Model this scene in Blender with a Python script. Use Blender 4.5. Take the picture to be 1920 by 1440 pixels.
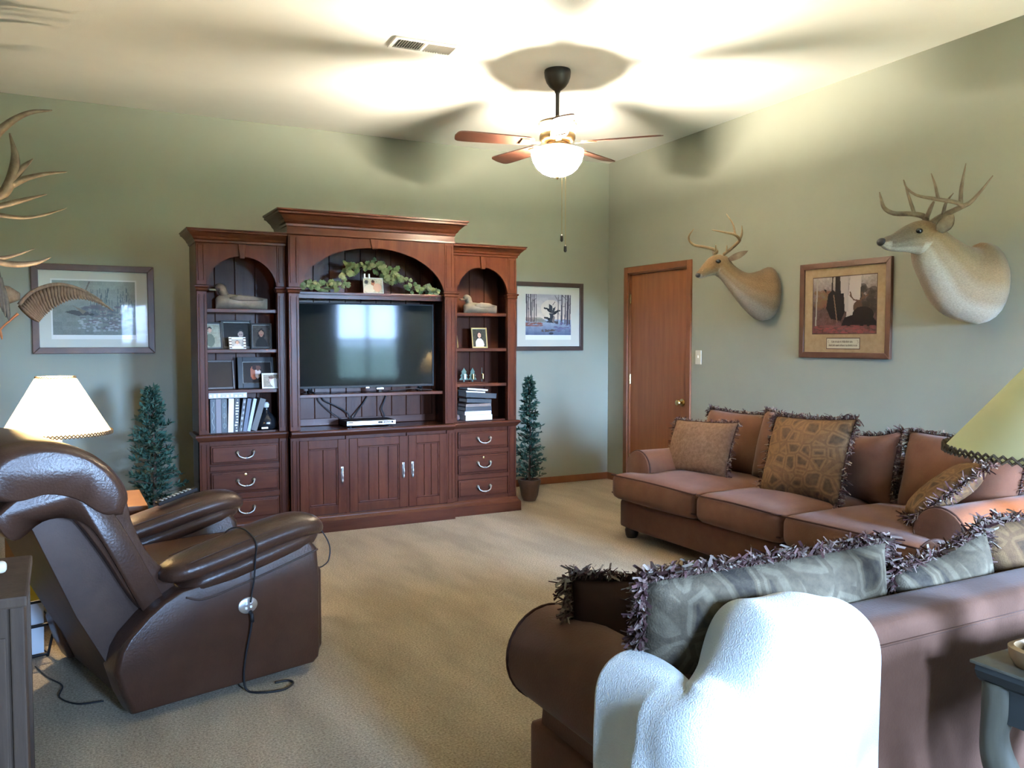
import bpy, bmesh, math, random
import numpy as np
from mathutils import Vector, Matrix
R = math.radians
S = bpy.context.scene
C = S.collection
for o in list(bpy.data.objects): bpy.data.objects.remove(o)

# ---------------------------------------------------------------- camera
FPX = 1595.4
cam_d = bpy.data.cameras.new('camera'); cam = bpy.data.objects.new('camera', cam_d); C.objects.link(cam)
cam_d.sensor_width = 36; cam_d.lens = FPX / 1920 * 36; cam_d.clip_start = .05
cam.location = (-4.858, -7.087, 1.390); cam.rotation_euler = (R(90 - 2.919), 0, R(-27.993))
S.camera = cam
# ---------------------------------------------------------------- world, exposure
S.view_settings.view_transform = 'Standard'; S.view_settings.look = 'None'
S.view_settings.gamma = 1; S.view_settings.exposure = 2.7; S.view_settings.use_curve_mapping = False
S.cycles.use_denoising = True; S.cycles.max_bounces = 8; S.cycles.diffuse_bounces = 4
S.cycles.sample_clamp_indirect = 6; S.cycles.caustics_reflective = False; S.cycles.caustics_refractive = False
wd = bpy.data.worlds.new('sky'); S.world = wd; wd.use_nodes = True
wn = wd.node_tree.nodes; wl = wd.node_tree.links
bg = wn['Background']
sky = wn.new('ShaderNodeTexSky'); sky.sky_type = 'HOSEK_WILKIE'; sky.turbidity = 3.2; sky.sun_direction = (-.55, .55, .62)
tint = wn.new('ShaderNodeMixRGB'); tint.blend_type = 'MIX'; tint.inputs[0].default_value = .7
tint.inputs[2].default_value = (.34, .56, .96, 1)
wl.new(sky.outputs[0], tint.inputs[1]); wl.new(tint.outputs[0], bg.inputs[0])
bg.inputs[1].default_value = 105.0
SKY_PORTAL = True

# ---------------------------------------------------------------- helpers
def lin(c):
    return tuple((v / 12.92 if v <= .04045 else ((v + .055) / 1.055) ** 2.4) for v in c)

def mat(name, col, rough=.6, spec=.5, metal=0, var=None, vscale=8, stretch=(1, 1, 1), bump=0, bscale=60, coat=0, sheen=0, emit=None, estr=0, island=None, detail=4):
    m = bpy.data.materials.new(name); m.use_nodes = True
    n = m.node_tree.nodes; l = m.node_tree.links; b = n['Principled BSDF']
    b.inputs['Base Color'].default_value = (*col, 1); b.inputs['Roughness'].default_value = rough
    b.inputs['Specular IOR Level'].default_value = spec; b.inputs['Metallic'].default_value = metal
    b.inputs['Coat Weight'].default_value = coat; b.inputs['Coat Roughness'].default_value = .15
    b.inputs['Sheen Weight'].default_value = sheen; b.inputs['Sheen Roughness'].default_value = .4
    if emit: b.inputs['Emission Color'].default_value = (*emit, 1); b.inputs['Emission Strength'].default_value = estr
    if var or bump:
        tc = n.new('ShaderNodeTexCoord'); mp = n.new('ShaderNodeMapping'); mp.inputs['Scale'].default_value = stretch
        l.new(tc.outputs['Object'], mp.inputs[0])
    if var:
        t = n.new('ShaderNodeTexNoise'); t.inputs['Scale'].default_value = vscale; t.inputs['Detail'].default_value = detail; t.inputs['Roughness'].default_value = .6
        l.new(mp.outputs[0], t.inputs['Vector'])
        rp = n.new('ShaderNodeValToRGB'); rp.color_ramp.elements[0].position = .3; rp.color_ramp.elements[1].position = .7
        rp.color_ramp.elements[0].color = (*col, 1); rp.color_ramp.elements[1].color = (*var, 1)
        l.new(t.outputs['Fac'], rp.inputs[0]); l.new(rp.outputs[0], b.inputs['Base Color'])
    if island:
        g = n.new('ShaderNodeNewGeometry'); rp = n.new('ShaderNodeValToRGB'); e = rp.color_ramp.elements
        e[0].color = (*island[0], 1); e[1].color = (*island[-1], 1)
        for i, c in enumerate(island[1:-1]): k = e.new((i + 1) / (len(island) - 1)); k.color = (*c, 1)
        l.new(g.outputs['Random Per Island'], rp.inputs[0]); l.new(rp.outputs[0], b.inputs['Base Color'])
    if bump:
        t2 = n.new('ShaderNodeTexNoise'); t2.inputs['Scale'].default_value = bscale; t2.inputs['Detail'].default_value = 3
        l.new(mp.outputs[0], t2.inputs['Vector'])
        bp = n.new('ShaderNodeBump'); bp.inputs['Strength'].default_value = bump; bp.inputs['Distance'].default_value = .01
        l.new(t2.outputs['Fac'], bp.inputs['Height']); l.new(bp.outputs[0], b.inputs['Normal'])
    return m

def finish(name, me, m, parent, kind, smooth):
    if m: me.materials.append(m)
    if smooth: me.polygons.foreach_set('use_smooth', [True] * len(me.polygons))
    o = bpy.data.objects.new(name, me); C.objects.link(o)
    if parent: o.parent = parent
    if kind: o['kind'] = kind
    return o

def obj(name, bm, m, parent=None, off=None, kind=None, smooth=False, sharp=None):
    """link a bmesh as one object; off: world point the coordinates are taken from"""
    if off is not None: bmesh.ops.translate(bm, verts=bm.verts, vec=-Vector(off))
    bmesh.ops.recalc_face_normals(bm, faces=bm.faces)
    me = bpy.data.meshes.new(name); bm.to_mesh(me); bm.free()
    o = finish(name, me, m, parent, kind, smooth)
    if sharp and smooth: me.set_sharp_from_angle(angle=R(sharp))
    return o

def thing(name, label, cat, loc=(0, 0, 0), rotz=0, group=None, rot=None):
    o = bpy.data.objects.new(name, None); C.objects.link(o); o.empty_display_size = .1
    o.location = loc; o.rotation_euler = rot or (0, 0, rotz); o['label'] = label; o['category'] = cat
    if group: o['group'] = group
    return o

def tag(o, label, cat, group=None):
    o['label'] = label; o['category'] = cat
    if group: o['group'] = group
    return o

def put(o, loc):
    """move a mesh object's origin to loc, keeping it where it is"""
    loc = Vector(loc); o.data.transform(Matrix.Translation(-loc)); o.location = o.location + loc
    return o

def B(): return bmesh.new()

def box(bm, x0, x1, y0, y1, z0, z1, bev=0, seg=2):
    t = bmesh.new()
    bmesh.ops.create_cube(t, size=1)
    for v in t.verts:
        v.co = Vector(((x0 + x1) / 2 + v.co.x * abs(x1 - x0), (y0 + y1) / 2 + v.co.y * abs(y1 - y0), (z0 + z1) / 2 + v.co.z * abs(z1 - z0)))
    if bev: bmesh.ops.bevel(t, geom=t.edges[:], offset=bev, segments=seg, profile=.6, affect='EDGES')
    merge(bm, t); return bm

def merge(bm, t, M=None):
    if M is not None: bmesh.ops.transform(t, matrix=M, verts=t.verts)
    vm = {v: bm.verts.new(v.co) for v in t.verts}
    for f in t.faces:
        try: bm.faces.new([vm[v] for v in f.verts])
        except ValueError: pass
    t.free()

def xf(bm, M):
    bmesh.ops.transform(bm, matrix=M, verts=bm.verts); return bm

def bx(*a, **k): return box(B(), *a, **k)

def soft(x0, x1, y0, y1, z0, z1, r=.05, n=10, crown=(0, 0, 0), fn=None):
    """rounded cushion-like block, optionally crowned on its faces, optionally deformed by fn(u,v,w,p)"""
    bm = B(); bmesh.ops.create_cube(bm, size=2)
    bmesh.ops.subdivide_edges(bm, edges=bm.edges[:], cuts=n, use_grid_fill=True)
    h = Vector(((x1 - x0) / 2, (y1 - y0) / 2, (z1 - z0) / 2)); c = Vector(((x0 + x1) / 2, (y0 + y1) / 2, (z0 + z1) / 2))
    r = min(r, *(.98 * k for k in h))
    for v in bm.verts:
        q = v.co.copy(); u, vv, w = q
        # denser sampling at the edges
        s = [math.copysign(1 - (1 - abs(k)) ** 1.6, k) for k in q]
        p = Vector((s[0] * h.x, s[1] * h.y, s[2] * h.z))
        i = Vector([max(-h[k] + r, min(h[k] - r, p[k])) for k in range(3)])
        d = p - i
        if d.length > 1e-9: p = i + d.normalized() * r
        a, b_, g = p.x / h.x, p.y / h.y, p.z / h.z
        p = Vector((p.x + crown[0] * a * (1 - b_ * b_) * (1 - g * g), p.y + crown[1] * b_ * (1 - a * a) * (1 - g * g), p.z + crown[2] * g * (1 - a * a) * (1 - b_ * b_)))
        if fn: p = fn(a, b_, g, p)
        v.co = p + c
    return bm

def tube(bm, pts, rad, n=8, cap=True, closed=False):
    pts = [Vector(p) for p in pts]; k = len(pts)
    rad = rad if isinstance(rad, (list, tuple)) else [rad] * k
    rings = []; prev = None
    for i, p in enumerate(pts):
        a = pts[(i - 1) % k] if (i > 0 or closed) else p; b = pts[(i + 1) % k] if (i < k - 1 or closed) else p
        t = (b - a).normalized()
        if prev is None:
            up = Vector((0, 0, 1)) if abs(t.z) < .9 else Vector((1, 0, 0)); x = t.cross(up).normalized()
        else: x = (prev - t * prev.dot(t)).normalized()
        prev = x; y = t.cross(x)
        rings.append([bm.verts.new(p + (x * math.cos(2 * math.pi * j / n) + y * math.sin(2 * math.pi * j / n)) * rad[i]) for j in range(n)])
    for i in range(k if closed else k - 1):
        A, D = rings[i], rings[(i + 1) % k]
        for j in range(n): bm.faces.new((A[j], A[(j + 1) % n], D[(j + 1) % n], D[j]))
    if cap and not closed: bm.faces.new(rings[0][::-1]); bm.faces.new(rings[-1])
    return bm

def spline(pts, m=6):
    """Catmull-Rom through points (tuples of any length)"""
    P = [np.array(p, float) for p in pts]; P = [2 * P[0] - P[1]] + P + [2 * P[-1] - P[-2]]; out = []
    for i in range(1, len(P) - 2):
        for j in range(m):
            t = j / m; a, b, c, d = P[i - 1], P[i], P[i + 1], P[i + 2]
            out.append(.5 * ((2 * b) + (c - a) * t + (2 * a - 5 * b + 4 * c - d) * t * t + (3 * b - a - 3 * c + d) * t ** 3))
    out.append(P[-2]); return [tuple(float(v) for v in q) for q in out]

def rtube(bm, pr, n=7, m=5):
    """tube through (x,y,z,r) points, splined"""
    s = spline(pr, m); return tube(bm, [q[:3] for q in s], [max(q[3], .0008) for q in s], n)

def lathe(bm, prof, n=24, c=(0, 0, 0), cap=True):
    rings = []
    for r, z in prof: rings.append([bm.verts.new((c[0] + r * math.cos(2 * math.pi * j / n), c[1] + r * math.sin(2 * math.pi * j / n), c[2] + z)) for j in range(n)])
    for A, D in zip(rings, rings[1:]):
        for j in range(n): bm.faces.new((A[j], A[(j + 1) % n], D[(j + 1) % n], D[j]))
    if cap:
        if prof[0][0] > 1e-4: bm.faces.new(rings[0][::-1])
        if prof[-1][0] > 1e-4: bm.faces.new(rings[-1])
    return bm

def loft(bm, rings, cap=True):
    V = [[bm.verts.new(p) for p in r] for r in rings]; n = len(V[0])
    for A, D in zip(V, V[1:]):
        for j in range(n): bm.faces.new((A[j], A[(j + 1) % n], D[(j + 1) % n], D[j]))
    if cap: bm.faces.new(V[0][::-1]); bm.faces.new(V[-1])
    return bm

def puff(prof, w0, w1, fmap, r=.04, steps=5, shrink=None, mid=1):
    """extrude a closed profile [(a,b)] from w0 to w1 with rounded ends"""
    P = np.array(prof); ctr = P.mean(0); ext = np.abs(P - ctr).max()
    k = (shrink if shrink is not None else r) / ext
    rings = []
    ts = [math.pi / 2 * i / steps for i in range(steps + 1)]
    for t in ts:
        w = w0 + r * (1 - math.sin(t)); sc = 1 - k * (1 - math.cos(math.pi / 2 - t)) if False else 1 - k * (1 - math.sin(math.pi / 2 - t))
        rings.append((w, sc))
    rings = rings[::-1]
    rings = [(w0 + r * (1 - math.cos(t)), 1 - k * (1 - math.sin(t))) for t in ts]
    full = rings + [(w0 + r + (w1 - w0 - 2 * r) * i / (mid + 1), 1) for i in range(1, mid + 1)] + [(w1 - (w - w0), s) for w, s in rings[::-1]]
    return loft(B(), [[fmap(*(ctr + (q - ctr) * s), w) for q in P] for w, s in full])

def prism(poly, w0, w1, fmap, bev=0):
    bm = loft(B(), [[fmap(a, b, w) for a, b in poly] for w in (w0, w1)])
    if bev: bmesh.ops.bevel(bm, geom=bm.edges[:], offset=bev, segments=2, profile=.6, affect='EDGES')
    return bm

def stack(bm, x0, x1, yf, yb, lv, sl=1, sr=1):
    """moulding: rectangles (front and both sides pushed out by e) at heights z"""
    return loft(bm, [[(x0 - e * sl, yb, z), (x0 - e * sl, yf - e, z), (x1 + e * sr, yf - e, z), (x1 + e * sr, yb, z)] for e, z in lv])

CAMP = np.array(cam.location); _M = np.array(cam.rotation_euler.to_matrix())
def at(px, py, axis, v):
    """point of the room seen at a photo position, on the plane axis = v"""
    d = _M @ np.array([(px - 960) / FPX, -(py - 720) / FPX, -1.0])
    return Vector(CAMP + d * ((v - CAMP[axis]) / d[axis]))

# ---------------------------------------------------------------- materials
M = {}
def paint(name, col, b=.06): return mat(name, col, .75, .3, var=tuple(v * .96 for v in col), vscale=3, bump=b, bscale=180)
M['wall'] = paint('sage_wall_paint', (.29, .30, .245)); M['ceil'] = paint('ceiling_paint', (.84, .825, .77), .12)
M['carpet'] = mat('beige_carpet', (.26, .20, .135), .95, .1, var=(.62, .515, .375), vscale=120, bump=1.0, bscale=220, sheen=.15, detail=2)
def nap(m):      # broad streaks in the pile left by vacuuming
    n = m.node_tree.nodes; l = m.node_tree.links; b = n['Principled BSDF']; src = b.inputs['Base Color'].links[0].from_socket
    tc = n.new('ShaderNodeTexCoord'); mp = n.new('ShaderNodeMapping'); mp.inputs['Scale'].default_value = (2.2, .7, 1); mp.inputs['Rotation'].default_value = (0, 0, .5); t = n.new('ShaderNodeTexNoise'); t.inputs['Scale'].default_value = 1.6; t.inputs['Detail'].default_value = 3
    rp = n.new('ShaderNodeValToRGB'); rp.color_ramp.elements[0].position = .38; rp.color_ramp.elements[1].position = .62; rp.color_ramp.elements[0].color = (.80, .79, .77, 1); rp.color_ramp.elements[1].color = (1.08, 1.07, 1.06, 1)
    mx = n.new('ShaderNodeMixRGB'); mx.blend_type = 'MULTIPLY'; mx.inputs[0].default_value = 1
    l.new(tc.outputs['Object'], mp.inputs[0]); l.new(mp.outputs[0], t.inputs['Vector']); l.new(t.outputs['Fac'], rp.inputs[0]); l.new(src, mx.inputs[1]); l.new(rp.outputs[0], mx.inputs[2]); l.new(mx.outputs[0], b.inputs['Base Color'])
nap(M['carpet'])
M['cherry'] = mat('dark_cherry_wood', (.042, .0125, .0070), .27, .10, var=(.072, .0225, .0115), vscale=5, stretch=(3, 3, .35), coat=.0, bump=.05, bscale=20)
M['cherry_h'] = mat('dark_cherry_wood_rail', (.042, .0125, .0070), .26, .16, var=(.072, .0225, .0115), vscale=5, stretch=(.35, 3, 3), coat=.0)
M['oak'] = mat('reddish_oak', (.20, .068, .024), .38, .5, var=(.27, .10, .036), vscale=9, stretch=(3, 3, .25), coat=.1)
M['oak_h'] = mat('reddish_oak_trim', (.17, .055, .02), .42, .5, var=(.21, .075, .028), vscale=6, stretch=(1, 1, 1))
M['darkframe'] = mat('dark_walnut_frame', (.035, .018, .013), .4, .5, var=(.05, .028, .02), vscale=12)
M['brownframe'] = mat('brown_wood_frame', (.07, .03, .018), .4, .5, var=(.10, .045, .028), vscale=12)
M['black'] = mat('black_plastic', (.012, .012, .013), .5, .2)
M['rubber'] = mat('black_cable_rubber', (.012, .011, .012), .55, .4)
M['screen'] = mat('tv_screen', (.006, .008, .009), .06, .06, coat=0)
M['silver'] = mat('brushed_silver', (.62, .64, .66), .3, .5, metal=.9)
M['pewter'] = mat('pewter_handle', (.42, .42, .40), .35, .5, metal=.9)
M['brass'] = mat('polished_brass', (.70, .48, .20), .22, .5, metal=1)
M['leather'] = mat('brown_leather', (.046, .020, .012), .31, .36, var=(.064, .029, .018), vscale=7, bump=.12, bscale=120)
M['leather2'] = mat('brown_leather_back_panel', (.055, .033, .026), .55, .25, var=(.075, .045, .034), vscale=9, bump=.15, bscale=150)
M['suede'] = mat('cocoa_microsuede', (.095, .040, .022), .85, .2, var=(.130, .058, .034), vscale=6, bump=.12, bscale=150, sheen=.12)
M['suede_dk'] = mat('cocoa_welt', (.05, .022, .015), .9, .2)
M['footwood'] = mat('espresso_wood_foot', (.03, .014, .009), .4, .5)
M['fleece'] = mat('white_fleece', (.80, .79, .75), .95, .1, bump=.5, bscale=300, sheen=.3)
M['glassmix'] = None
def glass(name, tint=(1, 1, 1), ior=1.4):
    m = bpy.data.materials.new(name); m.use_nodes = True; n = m.node_tree.nodes; l = m.node_tree.links; n.clear()
    o = n.new('ShaderNodeOutputMaterial'); mx = n.new('ShaderNodeMixShader'); tr = n.new('ShaderNodeBsdfTransparent'); gl = n.new('ShaderNodeBsdfGlossy')
    fr = n.new('ShaderNodeFresnel'); fr.inputs[0].default_value = ior; gl.inputs['Roughness'].default_value = .03; tr.inputs[0].default_value = (*tint, 1)
    l.new(fr.outputs[0], mx.inputs[0]); l.new(tr.outputs[0], mx.inputs[1]); l.new(gl.outputs[0], mx.inputs[2]); l.new(mx.outputs[0], o.inputs[0])
    return m
M['glass'] = glass('clear_glass'); M['pglass'] = glass('picture_glass', ior=1.09)
def shade_mat(name, col, trans=.5):
    m = bpy.data.materials.new(name); m.use_nodes = True; n = m.node_tree.nodes; l = m.node_tree.links; n.clear()
    o = n.new('ShaderNodeOutputMaterial'); mx = n.new('ShaderNodeMixShader'); d = n.new('ShaderNodeBsdfDiffuse'); t = n.new('ShaderNodeBsdfTranslucent')
    d.inputs[0].default_value = (*col, 1); t.inputs[0].default_value = (*col, 1); mx.inputs[0].default_value = trans
    l.new(d.outputs[0], mx.inputs[1]); l.new(t.outputs[0], mx.inputs[2]); l.new(mx.outputs[0], o.inputs[0]); return m
M['shade'] = shade_mat('rawhide_shade', (.80, .66, .40)); M['shade2'] = shade_mat('yellow_rawhide_shade', (.82, .72, .40), .5)
M['lace'] = mat('dark_lacing', (.10, .06, .03), .8)
M['oldgrey'] = mat('duct_grey', (.10, .10, .095), .7); M['white'] = mat('white_metal', (.75, .74, .70), .5); M['ivory'] = mat('ivory_plastic', (.72, .66, .52), .4)
def colattr(name, rough=.6):
    m = bpy.data.materials.new(name); m.use_nodes = True; n = m.node_tree.nodes; b = n['Principled BSDF']; a = n.new('ShaderNodeVertexColor'); a.layer_name = 'Col'
    m.node_tree.links.new(a.outputs[0], b.inputs['Base Color']); b.inputs['Roughness'].default_value = rough; b.inputs['Specular IOR Level'].default_value = .3; return m
M['print'] = colattr('printed_paper')

# ---------------------------------------------------------------- room shell
XL, YR, HC, SL = -5.95, -9.05, 3.1413, .021           # left wall, rear wall, ceiling height at back wall, its slope
def ceil_z(y): return HC - SL * y
def struct(name, bm, m, parent=None, smooth=False):
    o = obj(name, bm, m, parent, smooth=smooth)
    if not parent: o['kind'] = 'structure'
    return o
bm = B(); box(bm, XL - .15, .15, YR - .15, .15, -.12, 0); struct('floor', bm, M['carpet'])
bm = B(); T = .15
loft(bm, [[(x, y, ceil_z(y) + dz) for x, y in ((XL - T, .15), (.15, .15), (.15, YR - T), (XL - T, YR - T))] for dz in (0, .12)]); struct('ceiling', bm, M['ceil'])
struct('wall_back', bx(XL - T, T, 0, T, 0, HC - .001), M['wall'])
struct('wall_left', bx(XL - T, XL, YR - T, 0, 0, ceil_z(0)), M['wall'])
def ywall(name, bm):    # clip tops to the sloping ceiling
    for v in bm.verts:
        if v.co.z > 3: v.co.z = ceil_z(v.co.y)
    return struct(name, bm, M['wall'])
for o in [bpy.data.objects['wall_left']]:
    for v in o.data.vertices:
        if v.co.z > 3: v.co.z = ceil_z(v.co.y)
DY0, DY1, DZ = -.345, -1.222, 2.035                      # door opening
bm = B(); box(bm, 0, T, YR - T, DY1, 0, 3.14); box(bm, 0, T, DY0, 0, 0, 3.14); box(bm, 0, T, DY1, DY0, DZ, 3.14)
ywall('wall_right', bm)
WINS = [(-1.40, -.28, .70, 2.10), (-3.95, -3.45, 1.05, 2.05)]      # window openings in the rear wall
bm = B(); z1 = ceil_z(YR) - .002
for x0, x1 in ((XL, -3.95), (-3.45, -1.40), (-.28, 0)): box(bm, x0, x1, YR - T, YR, 0, z1)
for x0, x1, WZ0, WZ1 in WINS: box(bm, x0, x1, YR - T, YR, 0, WZ0); box(bm, x0, x1, YR - T, YR, WZ1, z1)
struct('wall_rear', bm, M['wall'])
M['winwhite'] = mat('white_window_paint', (.8, .8, .78), .4)
def window(name, WX0, WX1, WZ0, WZ1):
    w1 = bpy.data.objects.new(name, None); C.objects.link(w1); w1.location = ((WX0 + WX1) / 2, YR, WZ0); w1['kind'] = 'structure'
    O = w1.location; bm = B(); f = .05
    box(bm, WX0, WX0 + f, YR - .1, YR + .012, WZ0, WZ1); box(bm, WX1 - f, WX1, YR - .1, YR + .012, WZ0, WZ1); box(bm, WX0 + f, WX1 - f, YR - .1, YR + .012, WZ1 - f, WZ1); box(bm, WX0 + f, WX1 - f, YR - .1, YR + .012, WZ0, WZ0 + f)
    obj('window_frame', bm, M['winwhite'], w1, O)
    xm = (WX0 + WX1) / 2
    for a, b_ in ((WX0 + f, xm - .02), (xm + .02, WX1 - f)):
        zm = (WZ0 + WZ1) / 2
        obj('meeting_rail', bx(a, b_, YR - .07, YR - .03, zm - .02, zm + .02), M['winwhite'], w1, O)
        for c, d in ((WZ0 + f, zm - .02), (zm + .02, WZ1 - f)): obj('pane', bx(a, b_, YR - .055, YR - .05, c, d), M['glass'], w1, O)
    obj('mullion', bx(xm - .02, xm + .02, YR - .09, YR, WZ0 + f, WZ1 - f), M['winwhite'], w1, O)
    obj('window_sill', bx(WX0 - .06, WX1 + .06, YR - .02, YR + .07, WZ0 - .03, WZ0, bev=.006), M['winwhite'], w1, O)
    pd = bpy.data.lights.new('window_portal', 'AREA'); pd.shape = 'RECTANGLE'; pd.size = WX1 - WX0 - .1; pd.size_y = WZ1 - WZ0 - .1; pd.cycles.is_portal = True
    po = bpy.data.objects.new('window_portal', pd); C.objects.link(po); po.location = (xm, YR - .12, (WZ0 + WZ1) / 2); po.rotation_euler = (R(90), 0, 0)
for i, q in enumerate(WINS): window('window_%d' % (i + 1), *q)
M['lawn'] = mat('lawn', (.06, .09, .03), .9, var=(.09, .12, .05), vscale=2)
struct('ground', bx(-400, 400, -900, YR - .3, -.5, -.3), M['lawn'])
# baseboards
bb = lambda: None
BBH = .068
def base(name, x0, x1, y0, y1):
    return struct(name, bx(x0, x1, y0, y1, 0, BBH, bev=.006), M['oak_h'])
base('baseboard_back', XL, 0, -.014, 0); base('baseboard_left', XL, XL + .014, YR, -.014); base('baseboard_rear', XL + .014, 0, YR, YR + .014)
bm = B(); box(bm, -.014, 0, -.288, -.014, 0, BBH, bev=.005); box(bm, -.014, 0, YR + .014, -1.279, 0, BBH, bev=.005); struct('baseboard_right', bm, M['oak_h'])
# door_1
d1 = thing('door_1', 'x', 'x', (0, (DY0 + DY1) / 2, 0)); del d1['label']; del d1['category']; d1['kind'] = 'structure'; O = d1.location
cw = .058
bm = B(); box(bm, -.018, 0, DY0, DY0 + cw, 0, DZ + cw, bev=.004); obj('casing', bm, M['oak_h'], d1, O)
obj('casing', bx(-.018, 0, DY1 - cw, DY1, 0, DZ + cw, bev=.004), M['oak_h'], d1, O); obj('casing', bx(-.018, 0, DY1, DY0, DZ, DZ + cw, bev=.004), M['oak_h'], d1, O)
bm = B(); box(bm, 0, .12, DY0 - .012, DY0, 0, DZ); box(bm, 0, .12, DY1, DY1 + .012, 0, DZ); box(bm, 0, .12, DY1 + .012, DY0 - .012, DZ - .012, DZ); obj('jamb', bm, M['oak_h'], d1, O)
obj('light_stop_panel', bx(.122, .15, DY1, DY0, 0, DZ), M['oak_h'], d1, O)  # added unseen behind the slab to block sky light at the gap
slab = obj('door_slab', bx(.022, .062, DY1 + .015, DY0 - .015, .012, DZ - .015, bev=.002), M['oak'], d1, O)
for z in (.25, 1.02, 1.79): obj('hinge', tube(B(), [(.012, DY0 - .014, z - .045), (.012, DY0 - .014, z + .045)], .008), M['brass'], slab)
for h in [c for c in slab.children]: h.data.transform(Matrix.Translation(-O))
bm = B(); lathe(bm, [(.034, 0), (.034, .006), (.012, .012), (.011, .03), (.024, .040), (.029, .052), (.024, .064), (.0001, .068)], 20)
xf(bm, Matrix.Translation(Vector((.022, -1.135, .84)) - O) @ Matrix.Rotation(R(-90), 4, 'Y')); obj('knob', bm, M['brass'], slab, smooth=True, sharp=40)
# light switch
t = thing('light_switch', 'ivory light switch plate on the wall right of the door', 'switch', (0, -1.372, 1.246))
obj('plate', bx(-.007, 0, -.037, .037, -.06, .06, bev=.003), M['ivory'], t); obj('toggle', bx(-.016, -.007, -.005, .005, -.004, .016, bev=.002), M['ivory'], t)
# ceiling vent
VZ = ceil_z(-2.16)
t = thing('ceiling_vent', 'white louvred air vent in the ceiling left of the fan', 'vent', (-2.85, -2.165, VZ), R(-3), rot=(R(-1.2), 0, R(-3)))
bm = B(); w, d = .205, .09
box(bm, -w, w, -d, -d + .022, -.012, 0, bev=.003); box(bm, -w, w, d - .022, d, -.012, 0, bev=.003); box(bm, -w, -w + .022, -d + .022, d - .022, -.012, 0); box(bm, w - .022, w, -d + .022, d - .022, -.012, 0); box(bm, -.008, .008, -d + .022, d - .022, -.010, 0)
obj('frame', bm, M['white'], t); obj('duct', bx(-w + .02, w - .02, -d + .02, d - .02, -.002, -.0005), M['oldgrey'], t)
for i in range(24):
    x = -w + .03 + i * .0159
    if abs(x) < .012: continue
    s = .5 if x < 0 else -.7
    bm = bx(-.001, .001, -d + .022, d - .022, -.006, .006); xf(bm, Matrix.Translation((x, 0, -.0075)) @ Matrix.Rotation(s, 4, 'Y')); obj('louvre', bm, M['white'], t)
# ---------------------------------------------------------------- wall of cabinets
YB = -.66                                   # back of the hutches
def pilaster(parent, O, x0, x1, yf, z0, z1, cap=None):
    """face pilaster with a sunk panel framed by beads, and a small capital at height cap"""
    segs = [(z0, z1)] if cap is None else [(z0, cap - .03), (cap + .012, z1)]
    for a, b_ in segs:
        p = obj('pilaster', bx(x0, x1, yf, yf + .05, a, b_, bev=.003), M['cherry'], parent, O)
        bm = B(); e = .012
        box(bm, x0 + e, x0 + e + .008, yf - .006, yf, a + .03, b_ - .02, bev=.002); box(bm, x1 - e - .008, x1 - e, yf - .006, yf, a + .03, b_ - .02, bev=.002)
        box(bm, x0 + e + .008, x1 - e - .008, yf - .006, yf, a + .03, a + .038); box(bm, x0 + e + .008, x1 - e - .008, yf - .006, yf, b_ - .028, b_ - .02)
        obj('bead', bm, M['cherry'], p, O)
    if cap is not None:
        bm = B(); stack(bm, x0, x1, yf, yf + .05, [(.002, cap - .03), (.008, cap - .022), (.006, cap - .01), (.016, cap), (.016, cap + .008), (.004, cap + .012)])
        obj('capital', bm, M['cherry'], parent, O)
def arch(x0, x1, zs, za, zt, y0, y1, n=28):
    """spandrel panel over an elliptical opening"""
    bm = B(); cx, rx = (x0 + x1) / 2, (x1 - x0) / 2
    P = [(cx - rx * math.cos(math.pi * i / n), zs + (za - zs) * math.sin(math.pi * i / n)) for i in range(n + 1)]
    rows = [[bm.verts.new((x, y, z)) for x, z in P] for y in (y0, y1)] + [[bm.verts.new((x, y, zt)) for x, z in P] for y in (y0, y1)]
    for i in range(n):
        for a, b_ in ((0, 2), (3, 1), (1, 0), (2, 3)): bm.faces.new((rows[a][i], rows[a][i + 1], rows[b_][i + 1], rows[b_][i]))
    for i in (0, n): bm.faces.new((rows[0][i], rows[1][i], rows[3][i], rows[2][i]))
    return bm
def planks(parent, O, x0, x1, z0, z1, y, w=.125):
    n = round((x1 - x0) / w); w = (x1 - x0) / n
    for i in range(n): obj('back_plank', bx(x0 + i * w + .0015, x0 + (i + 1) * w - .0015, y - .012, y, z0, z1, bev=.003, seg=1), M['cherry'], parent, O)
    obj('back_panel', bx(x0, x1, y, y + .01, z0, z1), M['cherry'], parent, O)
def bail(parent, O, x, y, z, w=.055):
    bm = B()
    for s in (-1, 1):
        t = lathe(B(), [(.0001, .022), (.010, .018), (.012, .010), (.007, .004), (.014, 0)], 12); merge(bm, t, Matrix.Translation((x + s * w, y, z)) @ Matrix.Rotation(R(90), 4, 'X'))
    pts = spline([(x - w, y - .020, z), (x - w * .85, y - .026, z - .022), (x - w * .4, y - .03, z - .035), (x, y - .03, z - .037), (x + w * .4, y - .03, z - .035), (x + w * .85, y - .026, z - .022), (x + w, y - .020, z)], 4)
    tube(bm, pts, .0045, 8); tube(bm, [(x - .008, y - .03, z - .037), (x + .008, y - .03, z - .037)], .0065, 8)
    obj('handle', bm, M['pewter'], parent, O, smooth=True)
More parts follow.
